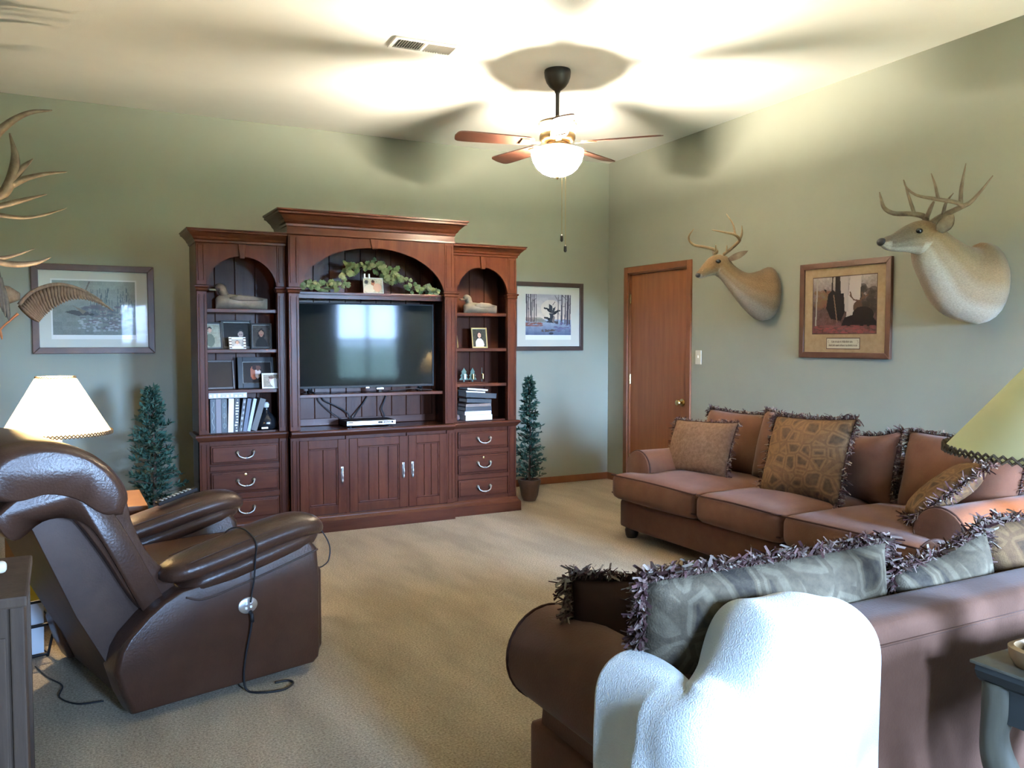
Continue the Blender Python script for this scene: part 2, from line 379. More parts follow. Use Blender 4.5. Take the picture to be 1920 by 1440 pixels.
def drawer(parent, O, x0, x1, yf, z0, z1, lock):
    bm = B(); box(bm, x0, x1, yf - .016, yf + .02, z0, z1, bev=.006); box(bm, x0 + .012, x1 - .012, yf - .022, yf - .015, z0 + .012, z1 - .012, bev=.005)
    d = obj('drawer', bm, M['cherry_h'], parent, O)
    bail(d, O, (x0 + x1) / 2, yf - .022, (z0 + z1) / 2 + .012)
    if lock:
        k = lathe(B(), [(.009, 0), (.009, .003), (.0001, .004)], 12); xf(k, Matrix.Translation((( x0 + x1) / 2, yf - .022, z1 - .022)) @ Matrix.Rotation(R(90), 4, 'X')); obj('lock', k, M['brass'], d, O)
SH = (1.61, 1.33, 1.048)
def side_unit(x0, x1, label, capw, sl, sr):
    yf = -.98; t = thing('bookcase_unit', label, 'bookcase', ((x0 + x1) / 2, (yf + YB) / 2, 0), group='tall outer units of the cherry wall cabinet'); O = t.location
    pl, pr = capw                                     # pilaster widths left / right
    # lower case
    bm = B(); box(bm, x0, x1, yf + .012, YB - .02, .09, .70); obj('lower_case', bm, M['cherry'], t, O)
    bm = B(); stack(bm, x0, x1, yf, YB - .02, [(.030, 0), (.030, .075), (.024, .085), (.012, .097), (.010, .105), (.002, .118)], sl, sr); obj('plinth', bm, M['cherry_h'], t, O)
    bm = B(); stack(bm, x0, x1, yf, YB - .02, [(.002, .695), (.010, .705), (.020, .718), (.026, .728), (.026, .738), (.018, .744)], sl, sr); obj('ledge', bm, M['cherry_h'], t, O)
    pilaster(t, O, x0, x0 + pl, yf, .118, .695); pilaster(t, O, x1 - pr, x1, yf, .118, .695)
    for i, (a, b_) in enumerate(((.535, .665), (.33, .478), (.142, .281))): drawer(t, O, x0 + pl + .006, x1 - pr - .006, yf + .012, a, b_, i == 1)
    for z in (.506, .305, .128): obj('drawer_rail', bx(x0 + pl, x1 - pr, yf - .002, yf + .02, z - .018, z + .018, bev=.004), M['cherry_h'], t, O)
    # upper case
    obj('side_panel', bx(x0, x0 + .02, yf + .05, YB, .744, 2.06), M['cherry'], t, O); obj('side_panel', bx(x1 - .02, x1, yf + .05, YB, .744, 2.06), M['cherry'], t, O)
    obj('top_panel', bx(x0 + .02, x1 - .02, yf + .022, YB, 2.03, 2.05), M['cherry_h'], t, O)
    planks(t, O, x0 + .02, x1 - .02, .744, 2.03, YB - .03)
    pilaster(t, O, x0, x0 + pl, yf, .744, 2.062, 1.757); pilaster(t, O, x1 - pr, x1, yf, .744, 2.062, 1.757)
    obj('arch_panel', arch(x0 + pl, x1 - pr, 1.745, 1.972, 2.062, yf + .004, yf + .024), M['cherry'], t, O)
    cx = (x0 + pl + x1 - pr) / 2
    obj('keystone', prism([(cx - .016, 1.955), (cx + .016, 1.955), (cx + .026, 2.055), (cx - .026, 2.055)], yf - .010, yf + .01, lambda a, b_, w: (a, w, b_), bev=.003), M['cherry'], t, O)
    for z in SH:
        obj('shelf', bx(x0 + .02, x1 - .02, yf + .03, YB - .043, z - .026, z, bev=.003), M['cherry_h'], t, O)
    obj('shelf', bx(x0 + .02, x1 - .02, yf + .05, YB - .043, .744, .752), M['cherry_h'], t, O)
    bm = B(); stack(bm, x0, x1, yf, YB, [(.002, 2.055), (.008, 2.058), (.010, 2.072), (.018, 2.078), (.024, 2.092), (.048, 2.118), (.060, 2.124), (.060, 2.134), (.066, 2.137), (.066, 2.144)], sl, sr)
    obj('cornice', bm, M['cherry_h'], t, O)
    return t
XA, XB, XC_, XD = -4.03, -3.428, -2.152, -1.572
side_unit(XA, XB, 'dark cherry bookcase unit holding upright books, left of the television', (.066, .062), 1, 0)
side_unit(XC_, XD, 'dark cherry bookcase unit holding a stack of flat books, right of the television', (.053, .076), 0, 1)
# centre unit
yf = -1.04; x0, x1 = XB + .003, XC_ - .003
t = thing('media_cabinet', 'wide dark cherry media cabinet with arched top housing the television', 'cabinet', ((x0 + x1) / 2, (yf + YB) / 2, 0)); O = t.location; MC = t
pw = .074; yb = YB
obj('lower_case', bx(x0, x1, yf + .012, YB - .02, .09, .70), M['cherry'], t, O)
bm = B(); stack(bm, x0 + .004, x1 - .004, yf, YB - .02, [(.028, 0), (.028, .085), (.022, .095), (.010, .105), (.008, .112), (.002, .124)], 0, 0); obj('plinth', bm, M['cherry_h'], t, O)
bm = B(); stack(bm, x0 + .002, x1 - .002, yf, YB - .02, [(.002, .695), (.012, .705), (.024, .716), (.032, .726), (.032, .738), (.024, .744)], 0, 0); obj('counter', bm, M['cherry_h'], t, O)
pilaster(t, O, x0, x0 + pw - .012, yf, .124, .695); pilaster(t, O, x1 - pw + .012, x1, yf, .124, .695)
for i, (a, b_, hs) in enumerate(((-3.362, -3.022, 1), (-2.998, -2.548, 1), (-2.536, -2.22, -1))):
    z0_, z1_ = .13, .672; s = .062; y = yf + .012
    bm = B(); box(bm, a, a + s, y - .02, y + .005, z0_, z1_, bev=.003); box(bm, b_ - s, b_, y - .02, y + .005, z0_, z1_, bev=.003); box(bm, a + s, b_ - s, y - .02, y + .005, z0_, z0_ + s, bev=.003); box(bm, a + s, b_ - s, y - .02, y + .005, z1_ - s, z1_, bev=.003)
    d = obj('door', bm, M['cherry'], t, O)
    n = 2 if i == 0 else (4 if i == 1 else 3); w = (b_ - a - 2 * s - .02) / n
    for k in range(n): obj('door_plank', bx(a + s + .01 + k * w + .001, a + s + .01 + (k + 1) * w - .001, y - .011, y + .002, z0_ + s + .01, z1_ - s - .01, bev=.002, seg=1), M['cherry'], d, O)
    bm = B(); e = .012
    for q in ((a + s, a + s + e, z0_ + s, z1_ - s), (b_ - s - e, b_ - s, z0_ + s, z1_ - s)): box(bm, q[0], q[1], y - .017, y, q[2], q[3], bev=.004)
    for q in ((z0_ + s, z0_ + s + e), (z1_ - s - e, z1_ - s)): box(bm, a + s + e, b_ - s - e, y - .017, y, q[0], q[1], bev=.004)
    obj('panel_moulding', bm, M['cherry_h'], d, O)
    hx = b_ - .031 if hs > 0 else a + .031
    bm = B(); box(bm, hx - .009, hx + .009, y - .023, y - .02, .36, .47, bev=.001)
    rtube(bm, [(hx, y - .024, .47, .002), (hx, y - .026, .45, .008), (hx, y - .03, .43, .005), (hx, y - .034, .405, .007), (hx, y - .03, .385, .005), (hx, y - .026, .365, .009), (hx, y - .024, .35, .002)], 8)
    obj('handle', bm, M['pewter'], d, O, smooth=True)
for a, b_ in ((-3.022, -2.998), (-2.548, -2.536)): obj('stile', bx(a, b_, yf - .002, yf + .015, .124, .695, bev=.002), M['cherry'], t, O)
obj('side_panel', bx(x0, x0 + .02, yf + .05, YB, .744, 2.2), M['cherry'], t, O); obj('side_panel', bx(x1 - .02, x1, yf + .05, YB, .744, 2.2), M['cherry'], t, O)
obj('top_panel', bx(x0 + .02, x1 - .02, yf + .022, YB, 2.17, 2.19), M['cherry_h'], t, O)
planks(t, O, x0 + .02, x1 - .02, .744, 2.17, YB - .03, .127)
obj('back_rail', bx(x0 + .02, x1 - .02, YB - .06, YB - .043, .746, .80, bev=.003), M['cherry_h'], t, O)
obj('back_post', bx(x1 - .05, x1 - .02, YB - .06, YB - .043, .80, 1.7), M['cherry'], t, O)
pilaster(t, O, x0, x0 + pw, yf, .746, 2.14, 1.755); pilaster(t, O, x1 - pw, x1, yf, .746, 2.14, 1.755)
obj('arch_panel', arch(x0 + pw, x1 - pw, 1.72, 2.070, 2.14, yf + .004, yf + .026, 40), M['cherry'], t, O)
cx = (x0 + x1) / 2
obj('keystone', prism([(cx - .02, 2.058), (cx + .02, 2.058), (cx + .036, 2.135), (cx - .036, 2.135)], yf - .010, yf + .01, lambda a, b_, w: (a, w, b_), bev=.003), M['cherry'], t, O)
bm = B(); stack(bm, x0, x1, yf, YB, [(.002, 2.135), (.010, 2.139), (.008, 2.150), (.006, 2.190), (.012, 2.196), (.014, 2.210), (.026, 2.220), (.034, 2.236), (.066, 2.268), (.082, 2.274), (.082, 2.288), (.092, 2.293), (.092, 2.304)]); obj('cornice', bm, M['cherry_h'], t, O)
obj('arch_shelf', bx(x0 + .02, x1 - .02, yf + .045, YB - .043, 1.722, 1.742, bev=.003), M['cherry_h'], t, O)
obj('light_valance', bx(x0 + .02, x1 - .02, yf + .06, yf + .075, 1.695, 1.722), M['cherry_h'], t, O)
obj('television_shelf', bx(x0 + .02, x1 - .02, yf + .045, YB - .043, .976, 1.0, bev=.003), M['cherry_h'], t, O)

# ---------------------------------------------------------------- television and what goes with it
TVY = -.835
t = thing('television', 'flat black television mirroring a bright window, in the media cabinet', 'television', (-2.795, TVY, 1.0), R(-2.5)); TV = t
hw, z0_, z1_ = .535, .035, .672
obj('rear_housing', soft(-hw + .01, hw - .01, -.022, .03, z0_ + .01, z1_ - .01, .015, 4), M['black'], t, smooth=True, sharp=40)
bm = B(); f = .012
box(bm, -hw, -hw + f, -.036, -.02, z0_, z1_, bev=.002); box(bm, hw - f, hw, -.036, -.02, z0_, z1_, bev=.002); box(bm, -hw + f, hw - f, -.036, -.02, z0_, z0_ + .018, bev=.002); box(bm, -hw + f, hw - f, -.036, -.02, z1_ - f, z1_, bev=.002)
obj('bezel', bm, M['black'], t); obj('screen', bx(-hw + f, hw - f, -.032, -.022, z0_ + .018, z1_ - f), M['screen'], t)
for s in (-1, 1):
    bm = B(); rtube(bm, [(s * .42, -.005, z0_ + .01, .016), (s * .435, -.01, .018, .013), (s * .42, -.04, .008, .008), (s * .41, -.075, .006, .006)], 8); rtube(bm, [(s * .42, 0, .02, .012), (s * .43, .05, .008, .008), (s * .43, .09, .006, .006)], 8)
    obj('foot', bm, M['black'], t, smooth=True)
obj('logo_tab', bx(-.012, .012, -.038, -.034, z0_ - .006, z0_ + .004, bev=.001), M['silver'], t)
t = thing('sensor_camera', 'small silver sensor bar in front of the television stand', 'sensor', (-2.72, -.925, 1.0))
obj('stand', bx(-.012, .012, -.015, .015, 0, .022, bev=.003), M['black'], t); obj('head', bx(-.028, .028, -.018, .012, .022, .036, bev=.003), M['silver'], t)
t = thing('cable_box', 'black set-top box with silver front on the counter below the television', 'set-top box', (-2.80, -.875, .744), R(-2))
obj('case', bx(-.19, .19, -.10, .11, .008, .048, bev=.004), M['black'], t)
fr = obj('front_panel', bx(-.188, .188, -.106, -.099, .016, .046, bev=.002), M['silver'], t)
obj('display', bx(.05, .17, -.108, -.105, .024, .042), M['black'], fr); obj('card_slot', bx(-.185, -.14, -.108, -.105, .034, .042), M['black'], fr)
for i in range(5): obj('button', bx(.085 + i * .015, .092 + i * .015, -.110, -.107, .03, .036), M['silver'], fr)
for s in (-1, 1): obj('foot', lathe(B(), [(.012, 0), (.012, .009)], 12, (s * .15, -.06, 0)), M['rubber'], t); obj('foot', lathe(B(), [(.012, 0), (.012, .009)], 12, (s * .15, .07, 0)), M['rubber'], t)
def cord(name, label, pts, r=.004, cat='cord', group=None):
    bm = B(); tube(bm, spline(pts, 8), r, 6); o = obj(name, bm, M['rubber'], smooth=True); put(o, pts[-1]); return tag(o, label, cat, group)
yc = -.72
cord('power_cord', 'leftmost black cord sagging from the television shelf to the set-top box', [(-3.14, yc, .976), (-3.13, yc, .93), (-3.06, yc - .01, .86), (-2.98, yc - .03, .80), (-2.93, yc - .02, .775)], .0035, group='television cords')
cord('power_cord', 'thick black cord curving right behind the television shelf to the box', [(-3.11, yc, .976), (-3.09, yc, .935), (-3.0, yc - .01, .89), (-2.92, yc - .02, .84), (-2.89, yc - .03, .775)], .0055, group='television cords')
cord('power_cord', 'black cord slanting left from the shelf down to the set-top box', [(-2.74, yc, .976), (-2.78, yc, .91), (-2.83, yc - .01, .85), (-2.87, yc - .03, .80), (-2.885, yc - .035, .775)], .0055, group='television cords')
cord('power_cord', 'rightmost black cord hanging straight behind the set-top box', [(-2.59, yc, .976), (-2.61, yc, .92), (-2.635, yc - .01, .86), (-2.62, yc - .02, .81), (-2.625, yc - .03, .775)], .005, group='television cords')
cord('power_cord', 'thin black cord lying along the shelf under the television screen', [(-2.63, -.90, 1.006), (-2.55, -.91, 1.010), (-2.46, -.90, 1.02), (-2.38, -.91, 1.012), (-2.28, -.9, 1.006)], .004, group='television cords')

# ---------------------------------------------------------------- painted prints: a grid of cells with colours
def canvas(w, h, bg): a = np.zeros((h, w, 3)); a[:] = bg; return a
def grid_xy(a): h, w = a.shape[:2]; return np.meshgrid((np.arange(w) + .5) / w, (np.arange(h) + .5) / h)
def p_ell(a, cx, cy, rx, ry, c, al=1, rot=0):
    X, Y = grid_xy(a); h, w = a.shape[:2]; k = h / w; dx, dy = X - cx, (Y - cy) * k; ca, sa = math.cos(rot), math.sin(rot); u = dx * ca + dy * sa; v = -dx * sa + dy * ca
    m = (u / rx) ** 2 + (v / (ry * k)) ** 2 < 1; a[m] = a[m] * (1 - al) + np.array(c) * al
def p_line(a, x0, y0, x1, y1, wd, c, w1=None):
    X, Y = grid_xy(a); h, w = a.shape[:2]; k = h / w; dx, dy = x1 - x0, (y1 - y0) * k; L = dx * dx + dy * dy + 1e-9
    t = np.clip(((X - x0) * dx + (Y - y0) * k * dy) / L, 0, 1); d = np.hypot(X - x0 - t * dx, (Y - y0) * k - t * dy); ww = wd + ((w1 if w1 is not None else wd) - wd) * t; a[d < ww] = c
def p_poly(a, pts, c, al=1):
    X, Y = grid_xy(a); m = np.zeros(X.shape, bool); n = len(pts)
    for i in range(n):
        (xa, ya), (xb, yb_) = pts[i], pts[(i + 1) % n]
        cr = ((ya > Y) != (yb_ > Y)) & (X < (xb - xa) * (Y - ya) / (yb_ - ya + 1e-12) + xa); m ^= cr
    a[m] = a[m] * (1 - al) + np.array(c) * al
def p_noise(a, amt, seed, s=6):
    r = np.random.RandomState(seed); h, w = a.shape[:2]; n = r.rand(h // s + 2, w // s + 2); n = np.kron(n, np.ones((s, s)))[:h, :w]; n = (n + r.rand(h, w)) / 2 - .5; a += n[..., None] * amt
def p_grad(a, y0, y1, c0, c1):
    h = a.shape[0]; i0, i1 = int(y0 * h), int(y1 * h)
    for i in range(i0, i1): t = (i - i0) / max(1, i1 - i0 - 1); a[i] = np.array(c0) * (1 - t) + np.array(c1) * t
def print_mesh(name, a, w, h, parent, y=0, cx=0, cz=0, rough=None):
    """upright print facing -y, centred on (cx,cz)"""
    a = np.clip(a, 0, 1); a = np.where(a <= .04045, a / 12.92, ((a + .055) / 1.055) ** 2.4); H, W = a.shape[:2]
    xs = np.linspace(-w / 2, w / 2, W + 1) + cx; zs = np.linspace(h / 2, -h / 2, H + 1) + cz
    V = [(x, y, z) for z in zs for x in xs]; F = []
    for j in range(H):
        for i in range(W): q = j * (W + 1) + i; F.append((q, q + W + 1, q + W + 2, q + 1))
    me = bpy.data.meshes.new(name); me.from_pydata(V, [], F)
    ca = me.color_attributes.new('Col', 'FLOAT_COLOR', 'CORNER'); col = np.ones((H * W, 4, 4)); col[:, :, :3] = a.reshape(-1, 1, 3); ca.data.foreach_set('color', col.ravel().astype(np.float32))
    return finish(name, me, M['print'], parent, None, False)
def framed(name, label, w, h, fw, loc, rotz, fm, matc, img, pw, ph, pcz=0, depth=.025, extra=None):
    t = thing(name, label, 'picture', loc, rotz, 'framed wildlife prints on the walls')
    for s in (-1, 1):
        obj('frame_rail', prism([(s * w / 2, -h / 2), (s * w / 2, h / 2), (s * (w / 2 - fw), h / 2 - fw), (s * (w / 2 - fw), -h / 2 + fw)], -depth, 0, lambda a, b_, q: (a, q, b_), bev=.004), fm, t)
        obj('frame_rail', prism([(-w / 2, s * h / 2), (w / 2, s * h / 2), (w / 2 - fw, s * (h / 2 - fw)), (-w / 2 + fw, s * (h / 2 - fw))], -depth, 0, lambda a, b_, q: (a, q, b_), bev=.004), fm, t)
    obj('mat_board', bx(-w / 2 + fw * .8, w / 2 - fw * .8, -.012, -.002, -h / 2 + fw * .8, h / 2 - fw * .8), matc, t)
    print_mesh('print', img, pw, ph, t, -.0125, 0, pcz)
    if extra: extra(t)
    obj('glazing', bx(-w / 2 + fw * .8, w / 2 - fw * .8, -.018, -.016, -h / 2 + fw * .8, h / 2 - fw * .8), M['pglass'], t)
    return t
M['mat_w'] = mat('cream_mat_board', (.60, .58, .50), .85); M['mat_tan'] = mat('tan_mat_board', (.42, .30, .165), .85, var=(.50, .37, .22), vscale=30)
M['paper'] = mat('white_paper', (.75, .74, .70), .8); M['ink'] = mat('ink', (.03, .025, .02), .8)
rnd = random.Random(5)
# print with ducks flying out of a pond between bare trees
a = canvas(130, 104, (.78, .74, .70)); p_grad(a, 0, .62, (.66, .64, .66), (.86, .78, .70)); p_grad(a, .62, 1, (.66, .70, .76), (.36, .40, .50)); p_noise(a, .10, 1, 8)
p_ell(a, .55, .35, .22, .22, (.90, .82, .72), .5)
for i in range(9): p_ell(a, .04 + .04 * i, .60 + .03 * (i % 3), .09, .035, (.66 - .02 * i, .50, .44), .6)
for x, wd in ((.02, .012), (.06, .008), (.11, .014), (.15, .006), (.185, .009), (.225, .006)): p_line(a, x, 0, x + .01, .62 + rnd.random() * .06, wd, (.26, .23, .25))
for x, wd in ((.72, .007), (.80, .012), (.88, .009), (.935, .018), (.985, .01)): p_line(a, x, 0, x - .015, .72, wd, (.30, .27, .30), wd * 1.5)
for l in ((.64, .02, .70, .14), (.70, .14, .79, .13), (.81, .02, .90, .12), (.11, .1, .03, .06), (.17, .16, .23, .1), (.86, .28, .80, .3), (.95, .26, 1, .22)): p_line(a, *l, .005, (.28, .25, .27))
for i in range(40): x = rnd.random(); y = .70 + rnd.random() * .08; p_ell(a, x * .35, y, .04, .012, (.44 + .2 * rnd.random(), .34, .30), .8)
for i in range(50): x = .62 + .38 * rnd.random(); y = .62 + rnd.random() * .3; p_ell(a, x, y, .03, .014, (.42, .38, .46 + .1 * rnd.random()), .6)
for i in range(24): x = .36 + .28 * rnd.random(); y = .86 + rnd.random() * .06; p_ell(a, x, y, .025, .012, (.36, .30, .28), .8)
p_ell(a, .56, .96, .05, .03, (.24, .24, .28))
def duckfly(cx, cy, s, flip):
    k = -1 if flip else 1; D = (.13, .14, .15); p_ell(a, cx, cy, .075 * s, .04 * s, D, 1, .5 * k); p_line(a, cx - k * .06 * s, cy - .05 * s, cx - k * .12 * s, cy - .06 * s, .016 * s, D)
    p_poly(a, [(cx - .02 * s, cy), (cx - .02 * s * k, cy - .17 * s), (cx + .05 * s * k, cy - .12 * s), (cx + .06 * s * k, cy)], (.22, .22, .24)); p_poly(a, [(cx, cy), (cx + .15 * s * k, cy + .02 * s), (cx + .12 * s * k, cy + .08 * s)], (.30, .28, .30))
duckfly(.53, .40, 1.0, False); duckfly(.64, .45, .9, True); duckfly(.55, .64, 1.1, False)
p_poly(a, [(.42, .68), (.56, .62), (.54, .70)], (.25, .25, .28)); p_poly(a, [(.57, .66), (.62, .50), (.64, .56), (.62, .72)], (.50, .44, .42)); p_line(a, .59, .26, .64, .18, .006, (.3, .28, .28))
QX0, QX1 = -1.09, -.3093
framed('framed_print', 'dark framed print of ducks flying over a pond, right of the cabinets', QX1 - QX0, .653, .042, ((QX0 + QX1) / 2, 0, 1.62), 0, M['darkframe'], M['mat_w'], a, .505, .388, .018,
       extra=lambda t: obj('paper_margin', bx(-.253, .253, -.0124, -.012, -.222, .212), M['paper'], t))
# print with a landing duck over marsh
a = canvas(130, 92, (.56, .57, .54)); p_grad(a, 0, 1, (.60, .62, .58), (.48, .50, .48)); p_noise(a, .09, 3, 7)
for i in range(60): x = .45 + .55 * rnd.random(); y = .1 + rnd.random() * .45; p_line(a, x, y, x + .02 * rnd.uniform(-1, 1), y + .25, .003, (.40, .44, .44))
for i in range(90): x = .35 + .6 * rnd.random(); y = .45 + rnd.random() * .45; p_ell(a, x, y, .04, .02, (.36 + .12 * rnd.random(), .40, .42), .6)
for i in range(60): x = .30 + .5 * rnd.random(); y = .68 + rnd.random() * .25; p_ell(a, x, y, .018, .014, (.66, .67, .68), .7)
p_poly(a, [(.14, .58), (.24, .54), (.42, .58), (.44, .63), (.30, .65)], (.34, .34, .33)); p_poly(a, [(.24, .46), (.40, .56), (.36, .62)], (.52, .48, .42)); p_line(a, .44, .02, .40, .16, .008, (.45, .42, .40)); p_ell(a, .46, .62, .03, .02, (.3, .32, .3))
framed('framed_print', 'brown framed print of a marsh bird behind the mounted wing at left', .822, .658, .047, (-4.618, 0, 1.622), 0, M['brownframe'], M['mat_w'], a, .555, .40, .01,
       extra=lambda t: obj('paper_margin', bx(-.288, .288, -.0124, -.012, -.222, .222), M['paper'], t))
# print with a buck and a dark beast among birch trees
a = canvas(132, 118, (.45, .36, .34)); p_grad(a, 0, .5, (.72, .68, .66), (.46, .38, .36)); p_grad(a, .5, 1, (.36, .28, .26), (.42, .28, .28)); p_noise(a, .16, 4, 5)
for i in range(40): p_ell(a, .06 + .3 * rnd.random(), .25 + .3 * rnd.random(), .05, .04, (.52, .33 + .1 * rnd.random(), .28), .6)
for i in range(26): p_ell(a, .7 + .3 * rnd.random(), .2 + .5 * rnd.random(), .06, .06, (.24, .20, .18), .6)
p_poly(a, [(.60, 0), (.77, 0), (.74, .72), (.54, .72)], (.80, .75, .72)); p_poly(a, [(.42, 0), (.56, 0), (.58, .62), (.50, .62)], (.74, .70, .68)); p_line(a, .07, 0, .05, .85, .012, (.70, .66, .62)); p_poly(a, [(.36, 0), (.44, 0), (.47, .7), (.36, .7)], (.17, .14, .14)); p_line(a, .32, 0, .31, .3, .01, (.2, .16, .16))
p_poly(a, [(.25, .30), (.32, .22), (.38, .28), (.50, .30), (.52, .62), (.46, .78), (.30, .74), (.22, .55)], (.15, .12, .12)); p_poly(a, [(.17, .20), (.22, .22), (.22, .28)], (.14, .11, .11)); p_line(a, .34, .32, .40, .80, .008, (.55, .42, .36))
p_ell(a, .72, .55, .07, .11, (.36, .27, .22)); p_ell(a, .73, .60, .035, .05, (.16, .12, .12)); p_ell(a, .73, .64, .05, .02, (.70, .64, .58))
for l in ((.60, .34, .66, .42), (.66, .42, .76, .44), (.76, .44, .80, .36), (.80, .36, .78, .30), (.62, .36, .60, .28), (.80, .40, .87, .34)): p_line(a, *l, .010, (.42, .31, .24))
p_poly(a, [(.52, .72), (.70, .66), (.92, .68), (1, .80), (1, .88), (.46, .88)], (.15, .12, .12)); p_ell(a, .8, .68, .16, .14, (.16, .13, .12))
for i in range(160): p_ell(a, rnd.random(), .86 + .14 * rnd.random(), .03, .012, (.46 + .14 * rnd.random(), .30, .30), .7)
def plaque(t):
    obj('caption_border', bx(-.145, .145, -.0128, -.012, -.276, -.196), M['brownframe'], t)
    c = canvas(150, 40, (.84, .82, .74)); r2 = random.Random(2)
    for row, (xa, xb) in enumerate(((.14, .80), (.06, .92))):        # two lines of script too small to read
        x = xa
        while x < xb:
            y = .32 + .36 * row; wv = .012 + .012 * r2.random(); p_line(c, x, y + .10, x + wv * .6, y - .08 * r2.random() - .04, .004, (.42, .36, .30)); p_line(c, x + wv * .6, y - .04, x + wv, y + .08, .004, (.42, .36, .30)); x += wv + (.016 if r2.random() < .22 else .004)
    p_line(c, .03, .35, .06, .15, .004, (.5, .44, .38)); p_line(c, .03, .35, .07, .45, .004, (.5, .44, .38)); p_line(c, .96, .35, .93, .15, .004, (.5, .44, .38)); p_line(c, .97, .4, .93, .5, .004, (.5, .44, .38))
    print_mesh('caption', c, .28, .070, t, -.0132, 0, -.236)
    obj('mat_bevel', bx(-.277, .277, -.0124, -.012, -.171, .237), M['brownframe'], t)
framed('framed_print', 'square framed print of a buck among birches between the two deer mounts', .783, .68, .042, (0, (-2.5153 - 3.2985) / 2, (1.946 + 1.266) / 2), R(-90), M['brownframe'], M['mat_tan'], a, .545, .397, .033, extra=plaque)
# ---------------------------------------------------------------- tapestry and fringe
def tapestry(name, ground, dark, light, scale=11):
    m = mat(name, ground, .9, .15, bump=.25, bscale=220); n = m.node_tree.nodes; l = m.node_tree.links; b = n['Principled BSDF']
    tc = n.new('ShaderNodeTexCoord'); v = n.new('ShaderNodeTexVoronoi'); v.feature = 'DISTANCE_TO_EDGE'; v.inputs['Scale'].default_value = scale; v.inputs['Randomness'].default_value = .7
    v2 = n.new('ShaderNodeTexVoronoi'); v2.inputs['Scale'].default_value = scale; v2.inputs['Randomness'].default_value = .7
    mp = n.new('ShaderNodeMapping'); mp.inputs['Scale'].default_value = (1, .02, 1)
    l.new(tc.outputs['Object'], mp.inputs[0])
    for q in (v, v2): l.new(mp.outputs[0], q.inputs['Vector'])
    rp = n.new('ShaderNodeValToRGB'); e = rp.color_ramp.elements; e[0].position = .05; e[0].color = (*ground, 1); e[1].position = .07; e[1].color = (*light, 1)
    for p, c in ((.13, light), (.155, ground), (.19, ground), (.22, dark), (.5, dark)): k = e.new(p); k.color = (*c, 1)
    l.new(v.outputs['Distance'], rp.inputs[0])
    no = n.new('ShaderNodeTexNoise'); no.inputs['Scale'].default_value = 45; no.inputs['Detail'].default_value = 4; l.new(tc.outputs['Object'], no.inputs['Vector'])
    mx = n.new('ShaderNodeMixRGB'); mx.inputs[0].default_value = .28; mx.blend_type = 'MIX'; l.new(rp.outputs[0], mx.inputs[1])
    r2 = n.new('ShaderNodeValToRGB'); r2.color_ramp.elements[0].color = (*dark, 1); r2.color_ramp.elements[1].color = (*light, 1); r2.color_ramp.elements[0].position = .35; r2.color_ramp.elements[1].position = .65; l.new(no.outputs['Fac'], r2.inputs[0]); l.new(r2.outputs[0], mx.inputs[2])
    l.new(mx.outputs[0], b.inputs['Base Color']); return m
M['tapestry'] = tapestry('hexagon_tapestry', (.10, .075, .048), (.042, .033, .026), (.165, .13, .085), 9)
M['tapestry2'] = tapestry('medallion_tapestry', (.12, .062, .030), (.058, .034, .020), (.17, .095, .042), 12)
M['fringe'] = mat('brush_fringe', (.1, .05, .04), .9, .2, island=[(.055, .022, .022), (.09, .04, .035), (.16, .10, .08), (.28, .22, .17), (.07, .03, .03)])
M['texpillow'] = mat('tweed_pillow', (.135, .075, .045), .95, .15, var=(.21, .13, .085), vscale=45, bump=.4, bscale=160)

def pillow_bm(w, h, t, n=14, sag=0, ear=.06, boxy=3.0, seed=0, wr=.006):
    """soft pillow: width x, thickness y, height z, origin at its centre"""
    rr = random.Random(seed); ph = [rr.uniform(0, 6) for _ in range(6)]; bm = B(); S_ = []
    for side in (-1, 1):
        g = []
        for j in range(n + 1):
            row = []
            for i in range(n + 1):
                u, v = -1 + 2 * i / n, -1 + 2 * j / n
                u, v = math.sin(u * math.pi / 2) * .35 + u * .65, math.sin(v * math.pi / 2) * .35 + v * .65
                x = u * w / 2 * (1 - ear * (1 - v * v) * u * u); z = v * h / 2 * (1 - ear * (1 - u * u) * v * v)
                th = t / 2 * max(0, (1 - abs(u) ** boxy) * (1 - abs(v) ** boxy)) ** .55
                y = side * th + wr * math.sin(5 * u + ph[0] + 2 * v) * math.sin(4 * v + ph[1]) * min(1, th * 20)
                z -= sag * (1 - u * u) * (v + 1) / 2
                edge = i in (0, n) or j in (0, n)
                if edge and side == 1: row.append(S_[0][j][i])
                else: row.append(bm.verts.new((x, y, z)))
            g.append(row)
        S_.append(g)
    for k, g in enumerate(S_):
        for j in range(n):
            for i in range(n):
                q = (g[j][i], g[j][i + 1], g[j + 1][i + 1], g[j + 1][i]); bm.faces.new(q if k == 0 else q[::-1])
    per = [S_[0][0][i].co.copy() for i in range(n)] + [S_[0][j][n].co.copy() for j in range(n)] + [S_[0][n][n - i].co.copy() for i in range(n)] + [S_[0][n - j][0].co.copy() for j in range(n)]
    return bm, per
